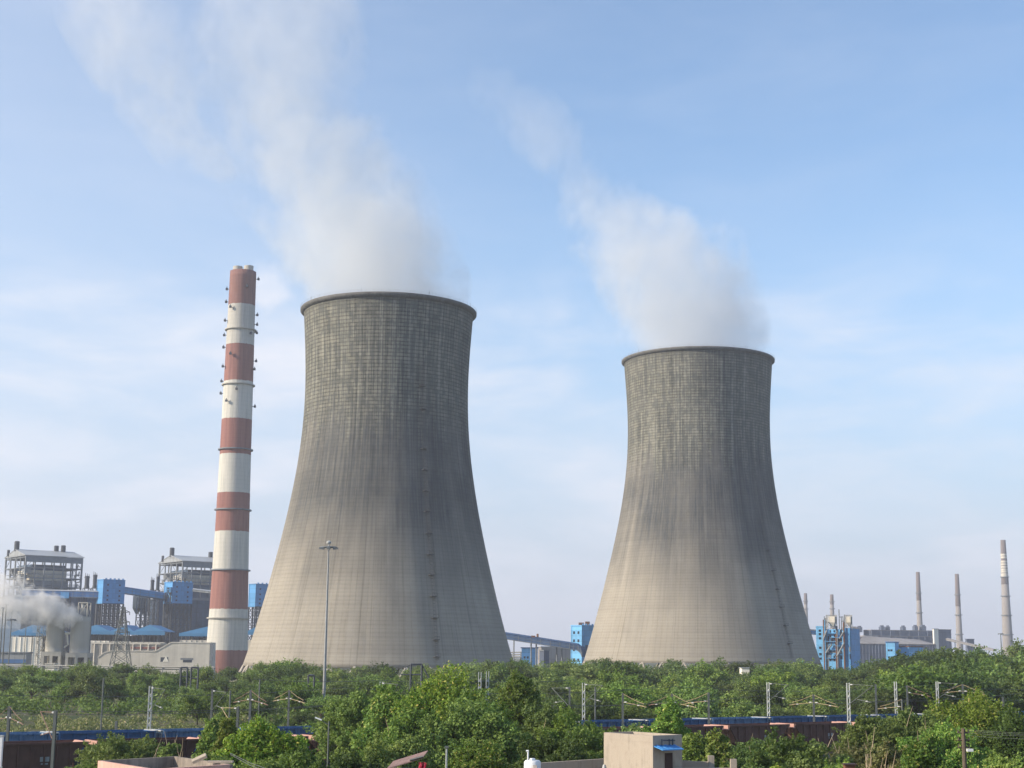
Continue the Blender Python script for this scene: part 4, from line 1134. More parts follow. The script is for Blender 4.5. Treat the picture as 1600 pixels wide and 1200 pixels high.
for a, m, v in ((.245, 'rust', 968), (.275, 'sky_blue', 968), (.60, 'rust', 990), (.80, 'sky_blue', 985), (.835, 'rust', 972), (.635, 'steel_light', 985)):
    p = fl(a) + nn * 1.6; mb = MB(); mb.tube([zq(p, 0), zq(p, zz(v))], .45 if m == 'rust' else .35, 8); mb.build('pipe', m, root, smooth=True)
rq = random.Random(12)
for k in range(13):      # patches for openings and missing sheets, their shade put into the colour
    a = rq.uniform(.34, .98); v = rq.uniform(990, 1032); w_ = rq.uniform(.025, .07); z = zz(v); slab(a, min(1.0, a + w_), z, z + rq.uniform(1.5, 5), .82, 'window' if k % 3 else 'steel_grey', 'opening', .3)
for k in range(7):
    v = 990 + k * 6.5; a = .30 + .5 * (k % 2) * .4; slab(a, a + .30, zz(v), zz(v) + .3, 2.0, 'blue', 'catwalk', 1.4)
for a0, v0, a1, v1 in ((.22, 1000, .34, 985), (.62, 1025, .84, 1004), (.30, 1020, .45, 1008), (.70, 998, .84, 986)):
    mb = MB(); mb.tube([zq(fl(a0) + nn * 2, zz(v0)), zq(fl(a1) + nn * 2, zz(v1))], .5, 8); mb.build('chute', 'casing', root)
# rooftop machinery
for a0, a1, s in ((.34, .60, 1), (.88, 1.05, 1)):
    p, q = fl(a0), fl(a1); z0 = zt
    mb = MB(); w = (q - p)
    trestle(mb, p - nn * 1.2, q - nn * 1.2, z0 - 1, z0 + 7.6, 4, 2, .4); mb.build('roof_frame', 'steel_light', root)
    mid = (p + q) / 2 - nn * 2; hw_ = w.length * .36; mb = MB(); k = dn * hw_; kk = nn * 2
    top_, bot_ = z0 + 7, z0 + 3.4
    mb.hexa([zq(mid - k * .45 - kk * .4, bot_ - 2.2), zq(mid + k * .45 - kk * .4, bot_ - 2.2), zq(mid + k * .45 + kk * .4, bot_ - 2.2), zq(mid - k * .45 + kk * .4, bot_ - 2.2), zq(mid - k - kk, bot_), zq(mid + k - kk, bot_), zq(mid + k + kk, bot_), zq(mid - k + kk, bot_)])
    mb.hexa([zq(mid - k - kk, bot_ + .003), zq(mid + k - kk, bot_ + .003), zq(mid + k + kk, bot_ + .003), zq(mid - k + kk, bot_ + .003), zq(mid - k - kk, top_), zq(mid + k - kk, top_), zq(mid + k + kk, top_), zq(mid - k + kk, top_)])
    mb.build('roof_hopper', 'casing_pale', root)
for a, h in ((.24, 7), (.27, 6), (.68, 11), (.74, 7), (.79, 7), (.84, 8)):
    p = fl(a) - nn * 1.5; mb = MB(); mb.tube([zq(p, zt - 1), zq(p, zt + h)], .28, 6); mb.beam(zq(p, zt + h * .6), zq(p + dn * 2, zt + h * .6), .3); mb.build('roof_pipe', 'steel_grey', root)
gallery('short blue gallery joining the blue plant tower to the farther cooling tower side', 1255, 984, 1277, 986, 900, 900, 6, 4, 'gallery', 'steel_grey')

# hazy plant behind
Yh = 1700
slab_building('far_boiler_hall', 'long hazy blue grey plant hall on the right horizon', 1338, 1352, 1482, 994, Yh, R(75), 'far_plant', 'far_pale', 2, pil=14)
rt2, q2, z2 = slab_building('far_bunker_hall', 'upper hazy hall carrying small roof blocks behind the long plant hall', 1350, 1362, 1478, 985, Yh + 90, R(75), 'far_plant', 'far_pale', 1, pil=8)
for u0, u1, vt, m in ((1340, 1351, 980, 'far_pale'), (1352, 1358, 979, 'far_plant'), (1389, 1395, 978, 'far_plant'), (1400, 1404, 978, 'far_plant'), (1426, 1431, 978, 'far_plant'), (1447, 1452, 977, 'far_plant'), (1459, 1466, 977, 'far_plant')):
    a, b = at(u0, vt, Yh + 60), at(u1, vt, Yh + 60); yy = np.interp(a.x, [q2[1].x, q2[2].x], [q2[1].y, q2[2].y]) + 4; mb = MB(); mb.box(a.x, yy, z2 - 2, b.x, yy + 12, a.z); mb.box(a.x + .8, yy + 2, a.z, b.x - .8, yy + 10, a.z + 1.5); mb.build('roof_block', m, rt2)
simple_building('far_white_block', 'tiny white block on the hazy plant left of the middle far chimney', 1457, 1459, 1466, 983, Yh - 20, R(70), 'white_wall', 'far_pale')
simple_building('far_end_hall', 'hazy grey hall with a lattice top between the two grey chimneys', 1460, 1466, 1486, 984, Yh - 10, R(75), 'far_plant', 'far_pale')
simple_building('far_stub_block', 'small dark block on the falling conveyor at the right horizon', 1508, 1511, 1522, 999, Yh - 40, R(75), 'far_plant', 'far_plant')
# long pitched storage roof in front of the hall
root = thing('storage_shed', 'wide hazy storage shed with a low pitched brown grey roof', 'shed', (gx(1400, 1500), 1500, 0))
a, b = at(1338, 1006, 1500), at(1462, 1006, 1500); r1, r2 = at(1352, 994, 1520), at(1440, 1000, 1520)
mb = MB(); mb.box(a.x, 1500, 0, b.x, 1560, a.z); mb.build('wall', 'far_plant', root)
mb = MB(); mb.prism([(a.x, 1499, a.z + .01), (b.x, 1499, a.z + .01), (r2.x, 1530, r2.z), (r1.x, 1530, r1.z)], (0, 0, .5)); mb.prism([(a.x, 1561, a.z + .01), (b.x, 1561, a.z + .01), (r2.x, 1530.1, r2.z), (r1.x, 1530.1, r1.z)], (0, 0, .5)); mb.build('roof', 'far_pale', root)
mb = MB()
for k in range(26): x = a.x + (b.x - a.x) * k / 25; mb.beam((x, 1499.6, 0), (x, 1499.6, a.z - .3), .5)
mb.build('wall_rib', 'far_plant', root)
# light blue low building
rt3, _, z3 = simple_building('low_blue_building', 'low light blue building with brown roof in front of the hazy plant', 1384, 1398, 1404, 1004, 960, R(30), 'sky_blue', 'gallery', (.3, .6), (.55, .75))
simple_building('low_blue_wing', 'lower light blue wing with brown roof running right from the light blue building', 1398, 1420, 1442, 1011, 965, R(45), 'sky_blue', 'rust', (.2, .45, .7), (.7,), (.3,))
root, _, _ = gallery('thin conveyor falling to the right across the far right horizon', 1478, 998, 1552, 1015, 1650, 1600, 2.5, 4, 'far_pale', 'far_pale')
for u, v in ((1492, 1003), (1512, 1008), (1532, 1013)): mb = MB(); q = at(u, v, 1640); mb.beam((q.x, 1640, 0), (q.x, 1640, q.z), .8); mb.build('trestle', 'far_plant', root)

def grey_chimney(u0, u1, v0, v1, w0, w1, Y, label, rings, stripes=None, m='far_pale'):
    x = at(u1, v1, Y).x; zt = at(u0, v0, Y).z; zb = at(u1, v1, Y).z
    root = thing('far_chimney', label, 'chimney', (x, Y, 0))
    r0, r1 = w0 / 2 / F * Y, w1 / 2 / F * Y; sl_ = (r1 - r0) / (zt - zb)
    if stripes:
        a = [zt - (zt - zb) * s for s in stripes]
        mm = chimney_material('far_striped', None, [(-10, a[-1])] , 40)
        mm = mat('far_chimney_concrete', (0.27, 0.25, 0.235), .9, .08, .02)
    else: mm = mat('far_chimney_concrete', (0.27, 0.25, 0.235), .9, .08, .02)
    revolve('shaft', mm, root, x, Y, [(r1 + sl_ * zb, 0), (r1, zb), (r0, zt), (r0 * .7, zt), (r0 * .7, zt - 2), (.1, zt - 2)], 32)
    zq_ = zt - (zt - zb) * .42; rq = r0 + (zt - zq_) * sl_
    revolve('sooty_top', 'soot', root, x, Y, [(rq + .03, zq_), (rq + .12, zq_ + .3), (r0 + .12, zt + .1), (r0 * .7, zt + .1)], 32)
    for s in rings:
        z = zt - (zt - zb) * s; r_ = r0 + (zt - z) * sl_
        revolve('platform_ring', 'steel_grey', root, x, Y, [(r_ - .2, z - .6), (r_ + 1.3, z - .6), (r_ + 1.3, z + .6), (r_ - .2, z + .6)], 24, smooth=False)
    for s in (stripes or ()):
        z = zt - (zt - zb) * s; r_ = r0 + (zt - z) * sl_ + .25
        revolve('white_band', 'concrete_pale', root, x, Y, [(r_ - .1, z - 1.3), (r_ + .05, z - 1.3), (r_, z + 1.3), (r_ - .1, z + 1.3)], 32, smooth=False)
grey_chimney(1258, 1259.5, 927, 968, 4.5, 6, 2300, 'thin grey chimney rising right behind the foot of the farther cooling tower', (.3, .6), m='steel_grey')
grey_chimney(1298.5, 1300.5, 929, 966, 5, 6.5, 2300, 'thin grey chimney standing behind the blue plant tower', (.3, .6))
grey_chimney(1435.5, 1438, 894, 1000, 5.5, 9.5, 2000, 'left tall grey chimney rising out of the hazy plant', (.31, .6, .9))
grey_chimney(1496, 1500, 897, 1018, 5.8, 10.5, 2000, 'middle grey chimney between the hazy plant and the tallest chimney', (.27, .53, .78))
grey_chimney(1568.5, 1575, 844, 1010, 7.5, 16, 2000, 'tallest grey chimney at the right edge with white bands near its top', (.35, .53, .71, .89), (.14, .165, .205, .23, .255, .28, .30, .325, .345))
lamp_mast(1563.5, 990, 1200, 'thin lamp mast just left of the tallest far chimney', 'flat', r_=.5)
# cream coloured wall glimpses and green lamp frame by the farther tower
root = thing('green_lamp_frame', 'small pale green cross shaped lamp frame below the shaded foot of the farther cooling tower', 'lamp', (gx(1253, 500), 500, 0))
p = at(1253, 1034, 500); mb = MB(); mb.beam((p.x, 500, 0), (p.x, 500, p.z), .3); mb.build('pole', 'green_light', root)
mb = MB(); mb.box(p.x - 1.2, 499.8, p.z - 1.2, p.x + 1.2, 500.2, p.z - .7); mb.box(p.x - .3, 499.7, p.z - 2.4, p.x + .3, 500.3, p.z + .3); mb.build('lamp_head', 'green_light', root)
root = thing('white_cabin', 'small white cabin roof poking out of trees below the farther cooling tower', 'cabin', (gx(1165, 420), 420, 0))
a, b = at(1159, 1044, 420), at(1171, 1044, 420); mb = MB(); mb.box(a.x, 420, 0, b.x, 424, a.z); mb.build('wall', 'white_wall', root)
mb = MB(); mb.box(a.x - .2, 419.8, a.z + .003, b.x + .2, 424.2, a.z + .2); mb.build('roof', 'roof_grey', root)

# ------------------------------------------------------------------ high mast
HY = 262.0; p = at(513.5, 856, HY); x = p.x
root = thing('high_mast', 'very tall floodlight mast with round lamp ring in front of the nearer cooling tower', 'floodlight mast', (x, HY, 0))
mb = MB(); mb.tube([(x, HY, 0), (x, HY, 10), (x, HY, 20), (x, HY, p.z)], [.30, .25, .19, .12], 16); mb.build('pole', 'steel_light', root, smooth=True)
mb = MB(); mb.tube([(x + 1.35 * math.cos(k * math.pi / 12), HY + 1.35 * math.sin(k * math.pi / 12), p.z + .12) for k in range(25)], .09, 6)
for k in range(6): a = k * math.pi / 3 + .2; mb.beam((x, HY, p.z + .12), (x + 1.35 * math.cos(a), HY + 1.35 * math.sin(a), p.z + .12), .1)
mb.cyl(x, HY, p.z - .1, p.z + .3, .35, .35, 12); ring = mb.build('lamp_ring', 'steel_grey', root)
for k in range(8):
    a = k * math.pi / 4 + .1; q = Vector((x + 1.4 * math.cos(a), HY + 1.4 * math.sin(a), p.z + .05)); mb = MB(); mb.box(q.x - .22, q.y - .2, q.z - .28, q.x + .22, q.y + .2, q.z + .02); mb.build('floodlight', 'steel_grey', ring)
mb = MB(); mb.tube([(x, HY, p.z + .3), (x, HY, p.z + .6), (x, HY, p.z + .75), (x, HY, p.z + 1.05), (x, HY, p.z + 1.25)], [.08, .1, .38, .42, .12], 12); mb.build('top_cap', 'insul', root, smooth=True)
#=PART3=
# ------------------------------------------------------------------ trains
TRK = math.atan2(RD.y, RD.x)
def s_at_u(base, u, v=1150):
    k = at(u, v, 1.0).x
    return (k * base.y - base.x) / (RD.x - k * RD.y)

def wheelset(root, x, z=0.0):
    mb = MB(); mb.box(x - .55, -1.05, .42, x + .55, -.95, .78); mb.box(x - .55, .95, .42, x + .55, 1.05, .78); mb.beam((x, -.95, .46), (x, .95, .46), .14)
    root = mb.build('bogie', 'steel_dark', root, world=False)
    for y in (-.8, .8):
        mb = MB(); mb.tube([(x, y - .07, .46), (x, y + .07, .46)], .46, 16); mb.build('wheel', 'steel_dark', root, world=False)

def blue_wagon(label):
    root = thing('goods_wagon', label, 'wagon', (0, 0, 0), 'blue open wagons of the rear train', TRK)
    L, Wd, zb, zt = 9.9, 3.0, 1.25, 3.35
    mb = MB(); h = L / 2; w = Wd / 2; k = .12
    mb.box(-h, -w, zb, h, w, zb + .15)
    mb.box(-h, -w, zb + .151, h, -w + k, zt); mb.box(-h, w - k, zb + .151, h, w, zt)
    mb.box(-h, -w + k + .001, zb + .151, -h + k, w - k - .001, zt); mb.box(h - k, -w + k + .001, zb + .151, h, w - k - .001, zt)
    for i in range(8):
        x = -h + .1 + (L - .2) * i / 7
        for s in (-1, 1): mb.box(x - .09, s * (w + .001), zb - .05, x + .09, s * (w + .14), zt - .12)
    for s in (-1, 1):
        mb.box(-h, s * (w + .001), zt - .119, h, s * (w + .17), zt + .04)
        mb.box(-h + .3, s * (w + .001), zb + .9, h - .3, s * (w + .05), zb + 1.0)
    mb.build('body', WAG_BLUE, root, world=False)
    mb = MB(); mb.box(-h - .05, -1.1, zb - .35, h + .05, 1.1, zb - .002); mb.box(-h - .35, -.2, zb - .3, -h - .051, .2, zb - .05); mb.box(h + .051, -.2, zb - .3, h + .35, .2, zb - .05); mb.build('underframe', 'steel_dark', root, world=False)
    for s in (-1, 1):
        mb = MB()
        for y in (-1.35, -.95): mb.beam((s * (h + .12), y, zb), (s * (h + .12), y, zt - .2), .05)
        for z in np.arange(zb + .2, zt - .2, .35): mb.beam((s * (h + .12), -1.35, z), (s * (h + .12), -.95, z), .04)
        mb.build('end_ladder', 'insul', root, world=False)
    for s in (-1, 1):
        mb = MB(); mb.box(s * (h - .02) if s > 0 else -h - .28, -w, zt - .05, (h + .28) if s > 0 else -h + .02, w, zt + .07)
        mb.build('end_rail', 'insul', root, world=False)
    for bx in (-3.4, 3.4):
        for dx in (-.9, .9): wheelset(root, bx + dx)
    return root

def wagon_paint(name, c1, c2):
    m = bpy.data.materials.new(name); m.use_nodes = True; t = NT(m.node_tree); b = t.n['Principled BSDF']
    co = t.coord('Object'); n = t.noise(co, .9, 5, .65); n2 = t.noise(t.mapv(co, (2.5, 2.5, .4)), 1.2, 4, .6)
    oi = t.new('ShaderNodeObjectInfo')
    c = t.mix(t.smooth(t.math('ADD', n2, t.lin(oi.outputs['Random'], 0, 1, -.2, .2)), .42, .65), c1, c2)
    c = t.scalec(c, t.lin(n, .3, .7, .7, 1.3))
    t.put(b.inputs['Base Color'], c); b.inputs['Roughness'].default_value = .7
    return m
WAG_BLUE = wagon_paint('wagon_blue_paint', (0.022, 0.088, 0.215), (0.085, 0.175, 0.31))
WAG_BROWN = wagon_paint('wagon_maroon_paint', (0.062, 0.024, 0.020), (0.095, 0.045, 0.035))
M['wag_sunlit'] = mat('wagon_sunlit_slope_sheet', (0.46, 0.27, 0.22), .8, .15, 1.2)  # maroon wagon ends in sun; the sunlight is painted into this colour

def hopper_wagon(label):
    root = thing('hopper_wagon', label, 'wagon', (0, 0, 0), 'maroon hopper wagons of the front train', TRK)
    h, w, zt = 4.9, 1.55, 3.45
    mb = MB()
    # trapezoid sides: full length top, shorter at the sill
    for s in (-1, 1):
        y = s * w
        mb.prism([(-h + .1, y, zt), (h - .1, y, zt), (h - 1.5, y, 1.3), (-h + 1.5, y, 1.3)], (0, -s * .1, 0))
        for i in range(7):
            x = (-h + 1.5) + (2 * h - 3) * i / 6; mb.box(x - .07, y + s * .001, 1.3, x + .07, y + s * .12, zt - .16)
        mb.box(-h, y + s * .001, zt - .15, h, y + s * .16, zt + .05)
    mb.box(-h + .1, -w + .12, zt - .1, h - .1, -w + .2, zt + .03); 
    mb.box(-2.6, -w + .11, .9, 2.6, w - .11, 1.4)
    mb.build('body', WAG_BROWN, root, world=False)
    for s in (-1, 1):     # sloping end sheets, the sun on them put into a paler pink
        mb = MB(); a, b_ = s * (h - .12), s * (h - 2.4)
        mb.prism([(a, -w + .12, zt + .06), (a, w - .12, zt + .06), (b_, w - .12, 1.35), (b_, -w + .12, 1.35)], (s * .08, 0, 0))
        mb.build('slope_sheet', 'wag_sunlit', root, world=False)
        mb = MB(); mb.box(s * (h - .1), -w, zt - .45, s * (h + .12), w, zt + .05); mb.build('end_beam', 'wag_sunlit', root, world=False)
        mb = MB()
        for y in (-1.3, 1.3): mb.beam((s * (h - .15), y, 1.1), (s * (h - .15), y, zt - .2), .12)
        for y in (-1.3, -.9): mb.beam((s * (h + .02), y, 1.1), (s * (h + .02), y, zt - .3), .05)
        for z in np.arange(1.2, zt - .3, .35): mb.beam((s * (h + .02), -1.3, z), (s * (h + .02), -.9, z), .04)
        mb.build('end_frame', WAG_BROWN, root, world=False)
    mb = MB(); mb.box(-h - .1, -.35, .85, h + .1, .35, 1.1); mb.box(-h - .4, -.18, .85, -h - .101, .18, 1.05); mb.box(h + .101, -.18, .85, h + .4, .18, 1.05); mb.build('underframe', 'steel_dark', root, world=False)
    mb = MB(); mb.box(.8, -w - .03, 1.9, 1.6, -w - .002, 2.3); mb.box(.9, -w - .032, 1.65, 1.5, -w - .002, 1.78); mb.build('data_panel', 'casing', root, world=False)
    for bx in (-3.5, 3.5):
        for dx in (-.9, .9): wheelset(root, bx + dx)
    return root

def lay_train(maker, base, u_joint, n0, n1, pitch, desc):
    s0 = s_at_u(base, u_joint) ; src = None
    for k in range(n0, n1):
        s = s0 + pitch * (k + .5); p = base + RD * s
        q = cam.matrix_world.inverted() @ Vector((p.x, p.y, 3.0)); u = 800 + F * q.x / -q.z
        lab = f"{desc}, {below(u, 'below')}"
        if src is None: src = maker(lab); o = src
        else: o = copy_tree(src); o['label'] = lab
        o.location = (p.x, p.y, .6)
lay_train(blue_wagon, BLUE0, 77, -2, 19, 10.75, 'blue open goods wagon of the rear train')
lay_train(hopper_wagon, BROWN0, 136, -2, 12, 10.75, 'maroon hopper wagon of the front train')

# ------------------------------------------------------------------ railway masts
def on_line(base, off, u):
    b = base + RN * off
    return b + RD * s_at_u(b, u)
LINES = {'A': (BROWN0, sep_tracks * .5), 'B': (BLUE0, 4.0), 'C': (BLUE0, 22.0), 'D': (BLUE0, 45.0), 'F': (BROWN0, -5.0), 'E': (BLUE0, 11.0)}
def rail_mast(u, v, line, arms, style, what):
    p = on_line(*LINES[line], u); zt = at(u, v, p.y).z; x, y = p.x, p.y
    # keep the top under the right pixel despite the camera's tilt
    x = at(u, v, y).x
    root = thing('rail_mast', f"{what}, {below(u, 'seen against')}", 'mast', (x, y, 0), 'overhead line masts along the railway')
    mb = MB(); w = .15
    if style == 'lattice':
        for sx in (-1, 1):
            for sy in (-1, 1): mb.beam((x + sx * w, y + sy * w, 0), (x + sx * w, y + sy * w, zt), .06)
        z = .4; k = 0
        while z < zt - .7:
            for sy in (-1, 1): mb.beam((x - w, y + sy * w, z), (x + w, y + sy * w, z + .45 * (1 if k % 2 else -0)), .05)
            mb.box(x - w - .01, y - w - .02, z, x + w + .01, y - w + .02, z + .20); z += .75; k += 1
        mb.build('pole', 'ohe_white', root)
    elif style == 'thin': mb.tube([(x, y, 0), (x, y, zt)], .10, 6); mb.build('pole', 'ohe', root)
    else:
        mb.box(x - .12, y - .15, 0, x + .12, y - .11, zt); mb.box(x - .12, y + .11, 0, x + .12, y + .15, zt); mb.box(x - .03, y - .109, 0, x + .03, y + .109, zt); mb.build('pole', 'ohe', root)
    for a in arms:
        s = -1 if 'L' in a else 1; d = RN * (-s)       # the right arm points towards the camera side
        L_ = 3.9; top = Vector((x, y, zt)); m = 'arm' if 'r' in a else ('arm_yellow' if 'y' in a else 'ohe')
        mb = MB()
        if 'h' in a:      # double armed style: sloping stay above a level bracket
            mb.tube([top + Vector((0, 0, -.05)), top + d * L_ * .55 + Vector((0, 0, -.75)), top + d * L_ + Vector((0, 0, -1.15))], .03, 6)
            mb.tube([top + Vector((0, 0, -1.05)), top + d * L_ + Vector((0, 0, -1.4))], .035, 6)
            mb.tube([top + d * L_ * .5 + Vector((0, 0, -1.2)), top + d * L_ * 1.12 + Vector((0, 0, -1.5))], .035, 6)
        else:             # top stay level, raking strut and registration arm
            mb.tube([top + Vector((0, 0, -.15)), top + d * L_ + Vector((0, 0, -.25))], .03, 6)
            mb.tube([top + Vector((0, 0, -2.6)), top + d * L_ + Vector((0, 0, -.25))], .04, 6)
            mb.tube([top + d * L_ * .35 + Vector((0, 0, -1.9)), top + d * L_ * .9 + Vector((0, 0, -2.2))], .04, 6)
        arm = mb.build('bracket_arm', m, root)
        mb = MB(); q = top + d * .35 + Vector((0, 0, -1.05 if 'h' in a else -.2)); mb.tube([q, q + d * .4], .08, 8); mb.build('insulator', 'insul', arm); mb = MB(); q2 = top + d * L_ * .7 + Vector((0, 0, -1.35 if 'h' in a else -2.1)); mb.tube([q2, q2 + d * .35], .07, 8); mb.build('insulator', 'insul', arm)
    return root
MASTS = [(15, 1103, 'A', ['Lhr', 'Rhr'], 'h', 'grey mast with rusty brackets on both sides'),
 (87, 1110, 'F', ['Lr'], 'h', 'near grey mast with one short bracket'), (162, 1060, 'C', [], 'thin', 'thin bare green grey pole'),
 (182, 1127, 'B', [], 'h', 'short stub post behind the blue wagons'), (236, 1072, 'B', ['R'], 'lattice', 'pale mast with a raking bracket on its right'),
 (332, 1077, 'C', ['R'], 'h', 'dark mast with small pale arms'), (360, 1079, 'C', [], 'thin', 'thin dark pole'),
 (392, 1078, 'B', ['Lhr', 'Rhr'], 'h', 'dark mast with two rusty arms'), (372, 1104, 'A', ['Ly'], 'h', 'grey mast with a small arm on its left'),
 (406, 1062, 'D', [], 'thin', 'slim pole among the trees'), (452, 1078, 'C', ['Lhy', 'Rhy'], 'h', 'mast with two drooping pale arms'),
 (596, 1065, 'E', ['R'], 'lattice', 'pale mast sunk in foliage'), (750, 1050, 'B', [], 'lattice', 'left one of two white lattice posts'), (762, 1049, 'B', [], 'lattice', 'right one of two white lattice posts'),
 (890, 1073, 'E', ['L'], 'h', 'dark mast with a thin arm on its left'), (912, 1067, 'B', ['R'], 'lattice', 'white lattice mast with a raking bracket'), (930, 1073, 'E', [], 'thin', 'dark thin pole'),
 (973, 1083, 'A', ['Rhy'], 'h', 'grey mast with one ochre arm on its right'), (1050, 1084, 'A', ['Lhr', 'Rhy'], 'h', 'grey mast with arms on both sides'), (1107, 1082, 'A', ['Lhy'], 'h', 'grey mast with an ochre arm on its left'),
 (1200, 1066, 'B', ['R'], 'lattice', 'white lattice mast with a short right bracket'), (1271, 1085, 'A', ['Lhy', 'Rhy'], 'h', 'grey mast with wide ochre arms on both sides'),
 (1325, 1067, 'F', ['R'], 'lattice', 'tallest white lattice mast with a raking right bracket'), (1368, 1069, 'B', [], 'h', 'dark grey bare mast'), (1399, 1065, 'B', [], 'lattice', 'bright white lattice mast without arms'),
 (1409, 1092, 'A', ['Lhy'], 'thin', 'thin post with an ochre arm on its left'), (1417, 1071, 'B', ['Rhr'], 'h', 'grey mast with a rusty arm on its right'), (1464, 1065, 'B', ['R'], 'lattice', 'white lattice mast with a faint bracket'),
 (1504, 1069, 'B', ['Lhy', 'Rhy'], 'h', 'dark mast with two small arms'), (1567, 1089, 'A', [], 'h', 'short mast above the yellow green tree')]
for a in MASTS: rail_mast(*a)

def wire_run(name, label, pts, r_=.025, sag=.5):
    mb = MB()
    for a, b in zip(pts[:-1], pts[1:]):
        a, b = Vector(a), Vector(b); pp = []
        for k in range(9):
            t_ = k / 8; q = a.lerp(b, t_); q.z -= sag * 4 * t_ * (1 - t_); pp.append(q)
        mb.tube(pp, r_, 4)
    o = mb.build(name, 'wire', None); tag(o, label, 'wire'); return o
for off, z, lab in ((4.5, 8.0, 'upper catenary wire over the blue wagons'), (2.0, 6.3, 'lower contact wire over the blue wagons')):
    wire_run('overhead_wire', lab, [BLUE0 + RN * off + RD * s + Vector((0, 0, z)) for s in range(-60, 240, 50)], .022, .8)
wire_run('overhead_wire', 'catenary wire over the maroon wagons', [BROWN0 + RD * s + Vector((0, 0, 7.4)) for s in range(-60, 200, 50)], .022, .9)
wire_run('overhead_wire', 'high wire crossing the trees in front of the nearer cooling tower', [at(395, 1061, 232), at(596, 1063, 240), at(755, 1064, 248), at(900, 1062, 262)], .035, .3)

# steel portals among the trees
def portal(us, v, vb, Y, label, splay=0):
    root = thing('steel_portal', label, 'gantry', (gx(us[0], Y), Y, 0)); mb = MB()
    ps = [at(u, v, Y) for u in us]
    for p in ps: mb.beam((p.x, Y, 0), (p.x, Y, p.z), .28)
    a, b = ps[0], ps[-1]
    mb.beam(a, b, .28)
    zb = at(us[0], vb, Y).z
    mb.beam((a.x, Y, zb), (b.x, Y, zb), .2)
    if splay:
        mb.beam(b, (b.x + splay, Y, zb - .6), .16); mb.beam(a, (a.x - splay, Y, zb + 1.2), .12); mb.beam((a.x, Y, zb), (a.x - splay * 1.4, Y, zb), .16)
    mb.build('portal_frame', 'steel_dark', root); return root
portal((642, 659), 1038, 1054, 300, 'dark steel portal frame rising from trees under the nearer cooling tower', 1.4)
portal((283, 293), 1043, 1057, 330, 'left one of two dark goalpost frames left of the striped chimney')
portal((299, 310), 1043, 1060, 325, 'right one of two dark goalpost frames left of the striped chimney')
portal((482, 491), 1055, 1056, 300, 'low dark frame left of the tall floodlight mast')

# street lamp over the maroon train
def street_lamp(u, v, Y, label, side=-1):
    p = at(u, v, Y); root = thing('street_lamp', label, 'lamp post', (p.x, Y, 0)); mb = MB()
    mb.tube([(p.x, Y, 0), (p.x, Y, p.z)], .07, 8); mb.build('pole', 'ohe', root)
    mb = MB(); mb.tube([(p.x, Y, p.z - .3), (p.x + side * .7, Y, p.z + .12)], .035, 6); mb.build('arm', 'ohe', root)
    mb = MB(); mb.hexa([(p.x + side * .6, Y - .12, p.z + .05), (p.x + side * 1.15, Y - .12, p.z + .25), (p.x + side * 1.15, Y + .12, p.z + .25), (p.x + side * .6, Y + .12, p.z + .05), (p.x + side * .6, Y - .1, p.z + .15), (p.x + side * 1.15, Y - .1, p.z + .35), (p.x + side * 1.15, Y + .1, p.z + .35), (p.x + side * .6, Y + .1, p.z + .15)]); mb.build('lamp_head', 'tank_white', root)
street_lamp(514, 1127, 128, 'grey street lamp in front of the maroon wagons below the tall floodlight mast')
p = at(698, 1169, 76); root = thing('lamp_post', 'thin grey post at the bottom edge right of the faded red sheet roof', 'post', (p.x, 76, 0))
mb = MB(); mb.tube([(p.x, 76, 0), (p.x, 76, p.z)], [.07, .05], 8); mb.build('pole', 'ohe_white', root)
mb = MB(); mb.box(p.x - .1, 75.9, p.z + .001, p.x + .1, 76.1, p.z + .1); mb.build('cap', 'ohe', root)

# ------------------------------------------------------------------ vegetation
def leaf_mesh(name, C, N, size, m, aspect=.6):
    n = len(C)
    N = N / (np.linalg.norm(N, axis=1, keepdims=True) + 1e-9)
    r = rng.normal(size=(n, 3)); U = np.cross(N, r); U /= (np.linalg.norm(U, axis=1, keepdims=True) + 1e-9)
    V = np.cross(N, U)
    s = (np.asarray(size) * np.ones(n))[:, None]
    P = np.empty((n, 4, 3)); P[:, 0] = C - U * s; P[:, 1] = C - V * s * aspect + N * s * .15; P[:, 2] = C + U * s; P[:, 3] = C + V * s * aspect + N * s * .15
    me = bpy.data.meshes.new(name)
    me.vertices.add(n * 4); me.vertices.foreach_set('co', P.reshape(-1).astype(np.float32))
    me.loops.add(n * 4); me.loops.foreach_set('vertex_index', np.arange(n * 4, dtype=np.int32))
    me.polygons.add(n); me.polygons.foreach_set('loop_start', np.arange(0, n * 4, 4, dtype=np.int32))
    try: me.polygons.foreach_set('loop_total', np.full(n, 4, dtype=np.int32))
    except Exception: pass
    me.materials.append(m); me.update(); me.validate()
    return me

